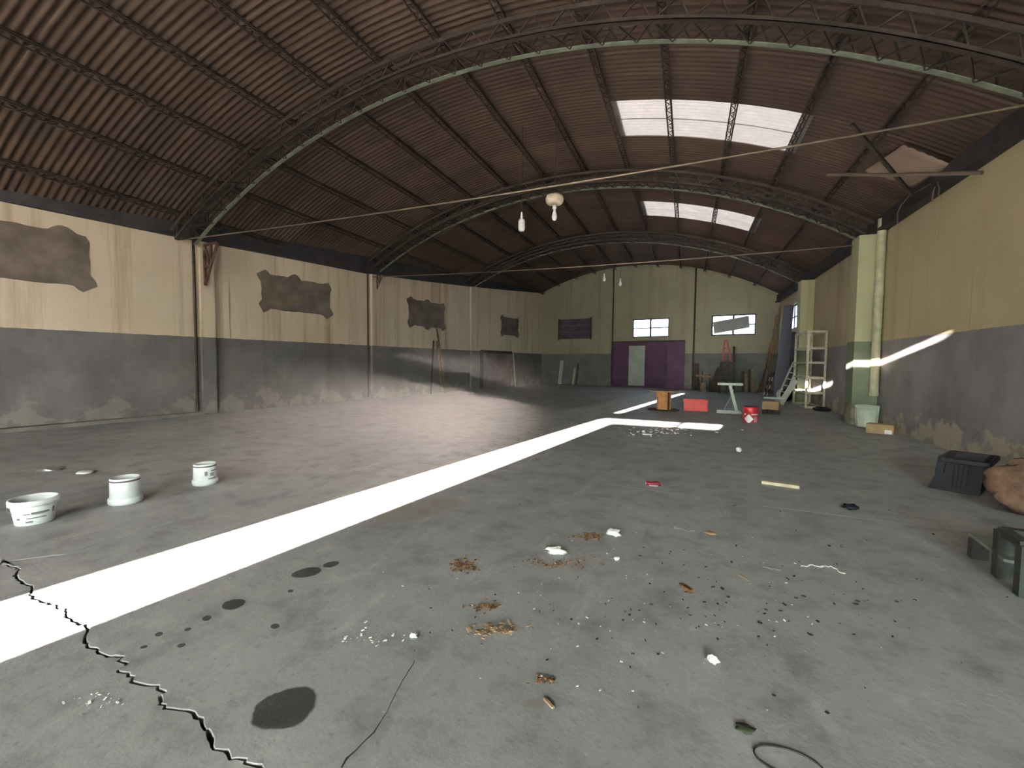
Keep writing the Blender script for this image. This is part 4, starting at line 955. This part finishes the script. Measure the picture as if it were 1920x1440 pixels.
# tangles of wire
def squiggle(u, v, wpx, seed, mat, label, n=34, turns=1.5, r=.003):
    q = on_floor(u, v); w = px(wpx, q); rnd = random.Random(seed); pts = []; x, y, a = -w/2, 0.0, 0.0; stp = w*turns*.55/n*2
    for i in range(n):
        a += rnd.gauss(0, .75)-.25*math.atan2(math.sin(a), math.cos(a)); x += stp*math.cos(a); y += stp*math.sin(a)*.8
        pts.append((q.x+x, q.y+y, r+.001+.012*abs(mnoise.noise(Vector((i*.4, seed, 3))))))
    return tag(MB().tube(pts, r, 5).build('wire_tangle', mat), label, 'wire')
squiggle(1540, 1068, 72, 4, M_PAPER, 'tangle of white wire on the floor right of centre')
squiggle(1290, 990, 48, 5, M_TIN, 'twist of silvery foil strip on the floor', 24, 1.2)
squiggle(1450, 1066, 40, 6, M_TIN, 'short dull wire twist left of the white wire tangle', 20, 1.0, .0025)
q = on_floor(1480, 1432); pts = [(q.x+.11*math.cos(a), q.y+.06*math.sin(a), .004) for a in [math.radians(20+9*k) for k in range(26)]]
tag(MB().tube(pts, .003, 6).build('floor_smudge', M_DIRT), 'thin dark curved smudge hoop at the bottom edge of the floor', 'mark')  # thin tube standing in for a dark smudge on the floor
# sawdust heaps: uncountable chips
def chips(name, u, v, wpx, hpx, n, mats, label, cat, seed, size=.008):
    rnd = random.Random(seed); b = MB()
    for k in range(n):
        g1, g2 = rnd.gauss(0, .33), rnd.gauss(0, .33); q = on_floor(u+g1*wpx, v+g2*hpx); a = rnd.random()*6.3; s_ = size*(.25+rnd.random()**2*1.5); z = .0008+rnd.random()*.006
        d = Vector((math.cos(a), math.sin(a), (rnd.random()-.5)*.5)); b.beam(q+Vector((0, 0, z))-d*s_, q+Vector((0, 0, z+.002))+d*s_, s_*(.5+rnd.random()), s_*(.3+.4*rnd.random()))
    return tag(b.build(name, mats), label, cat, None, 'stuff')
chips('sawdust_heap', 1105, 1007, 40, 10, 110, M_RUST, 'orange sawdust scattered left of the bluish paper', 'sawdust', 1, .009)
chips('sawdust_heap', 870, 1062, 40, 20, 120, M_RUST, 'reddish sawdust patch left of the largest paper', 'sawdust', 2, .008)
chips('sawdust_heap', 1050, 1057, 95, 18, 200, M_RUST, 'long brown sawdust smear below the largest paper', 'sawdust', 3, .006)
chips('sawdust_heap', 908, 1137, 55, 13, 90, M_RUST, 'small wood shavings above another shavings heap', 'shavings', 4, .007)
chips('sawdust_heap', 925, 1181, 90, 20, 130, M('pale_shavings', (.29, .20, .12), .9, 0, .3, 30), 'tan wood shavings on the near floor', 'shavings', 5, .009)
chips('sawdust_heap', 1021, 1276, 34, 12, 60, M_RUST, 'dark red crumbs on the near floor above the stick', 'crumbs', 6, .006)
chips('floor_crumbs', 1130, 1110, 520, 260, 210, M_DIRT, 'dark crumbs of dirt scattered over the near floor', 'dirt', 7, .005)
chips('floor_crumbs', 1500, 1120, 420, 260, 150, M_DIRT, 'dark dirt crumbs scattered over the right floor', 'dirt', 8, .007)
chips('pale_crumbs', 1200, 1120, 640, 300, 140, M_PAPER, 'tiny white crumbs scattered over the near floor', 'crumbs', 9, .004)
chips('white_flakes', 690, 1195, 80, 34, 30, M_PAPER, 'white flakes scraped on the near floor left of centre', 'flakes', 11, .005)
chips('white_flakes', 185, 1315, 80, 30, 24, M_PAPER, 'whitish scrapings on the floor in the near left corner', 'flakes', 12, .004)
chips('pale_crumbs', 1250, 810, 150, 14, 90, M_PAPER, 'white crumbs scattered before the sunlit cross streak', 'crumbs', 10, .02)

# ---- dust hanging in the air at the left of the hall
def haze(name, c, r, dens, label, col):
    m, t, N, L, b = nt('floating_dust'); N.remove(b)
    tc = N.new('ShaderNodeTexCoord').outputs['Object']
    ln = N.new('ShaderNodeVectorMath'); ln.operation = 'LENGTH'; L.new(tc, ln.inputs[0])
    f = N.new('ShaderNodeMapRange'); f.interpolation_type = 'SMOOTHSTEP'; L.new(ln.outputs['Value'], f.inputs[0])
    f.inputs[1].default_value = 1.0; f.inputs[2].default_value = .1; f.inputs[3].default_value = 0; f.inputs[4].default_value = 1
    n = ramp(N, L, noise_tex(N, L, tc, 1.8, 2, .5), [(.3, (.35,)*3), (.7, (1.3,)*3)])
    d = math_(N, L, 'MULTIPLY', math_(N, L, 'MULTIPLY', f.outputs[0], n), dens)
    v = N.new('ShaderNodeVolumeScatter'); v.inputs['Color'].default_value = (*col, 1); v.inputs['Anisotropy'].default_value = 0
    L.new(d, v.inputs['Density']); L.new(v.outputs[0], N['Material Output'].inputs['Volume'])
    vs = MB(); vs.lathe([(0, -.45), (1, -.45), (1, .0), (.87, .5), (.5, .87), (0, 1)], 24)
    o = vs.build(name, m, None, c); o.scale = r; return tag(o, label, 'dust haze', None, 'stuff')
haze('dust_haze', (-4.0, 6.3, .62), (1.8, 5.4, 1.38), .075, 'pinkish dust haze drifting over the floor left of the sunlit stripe', (1, .9, .88))
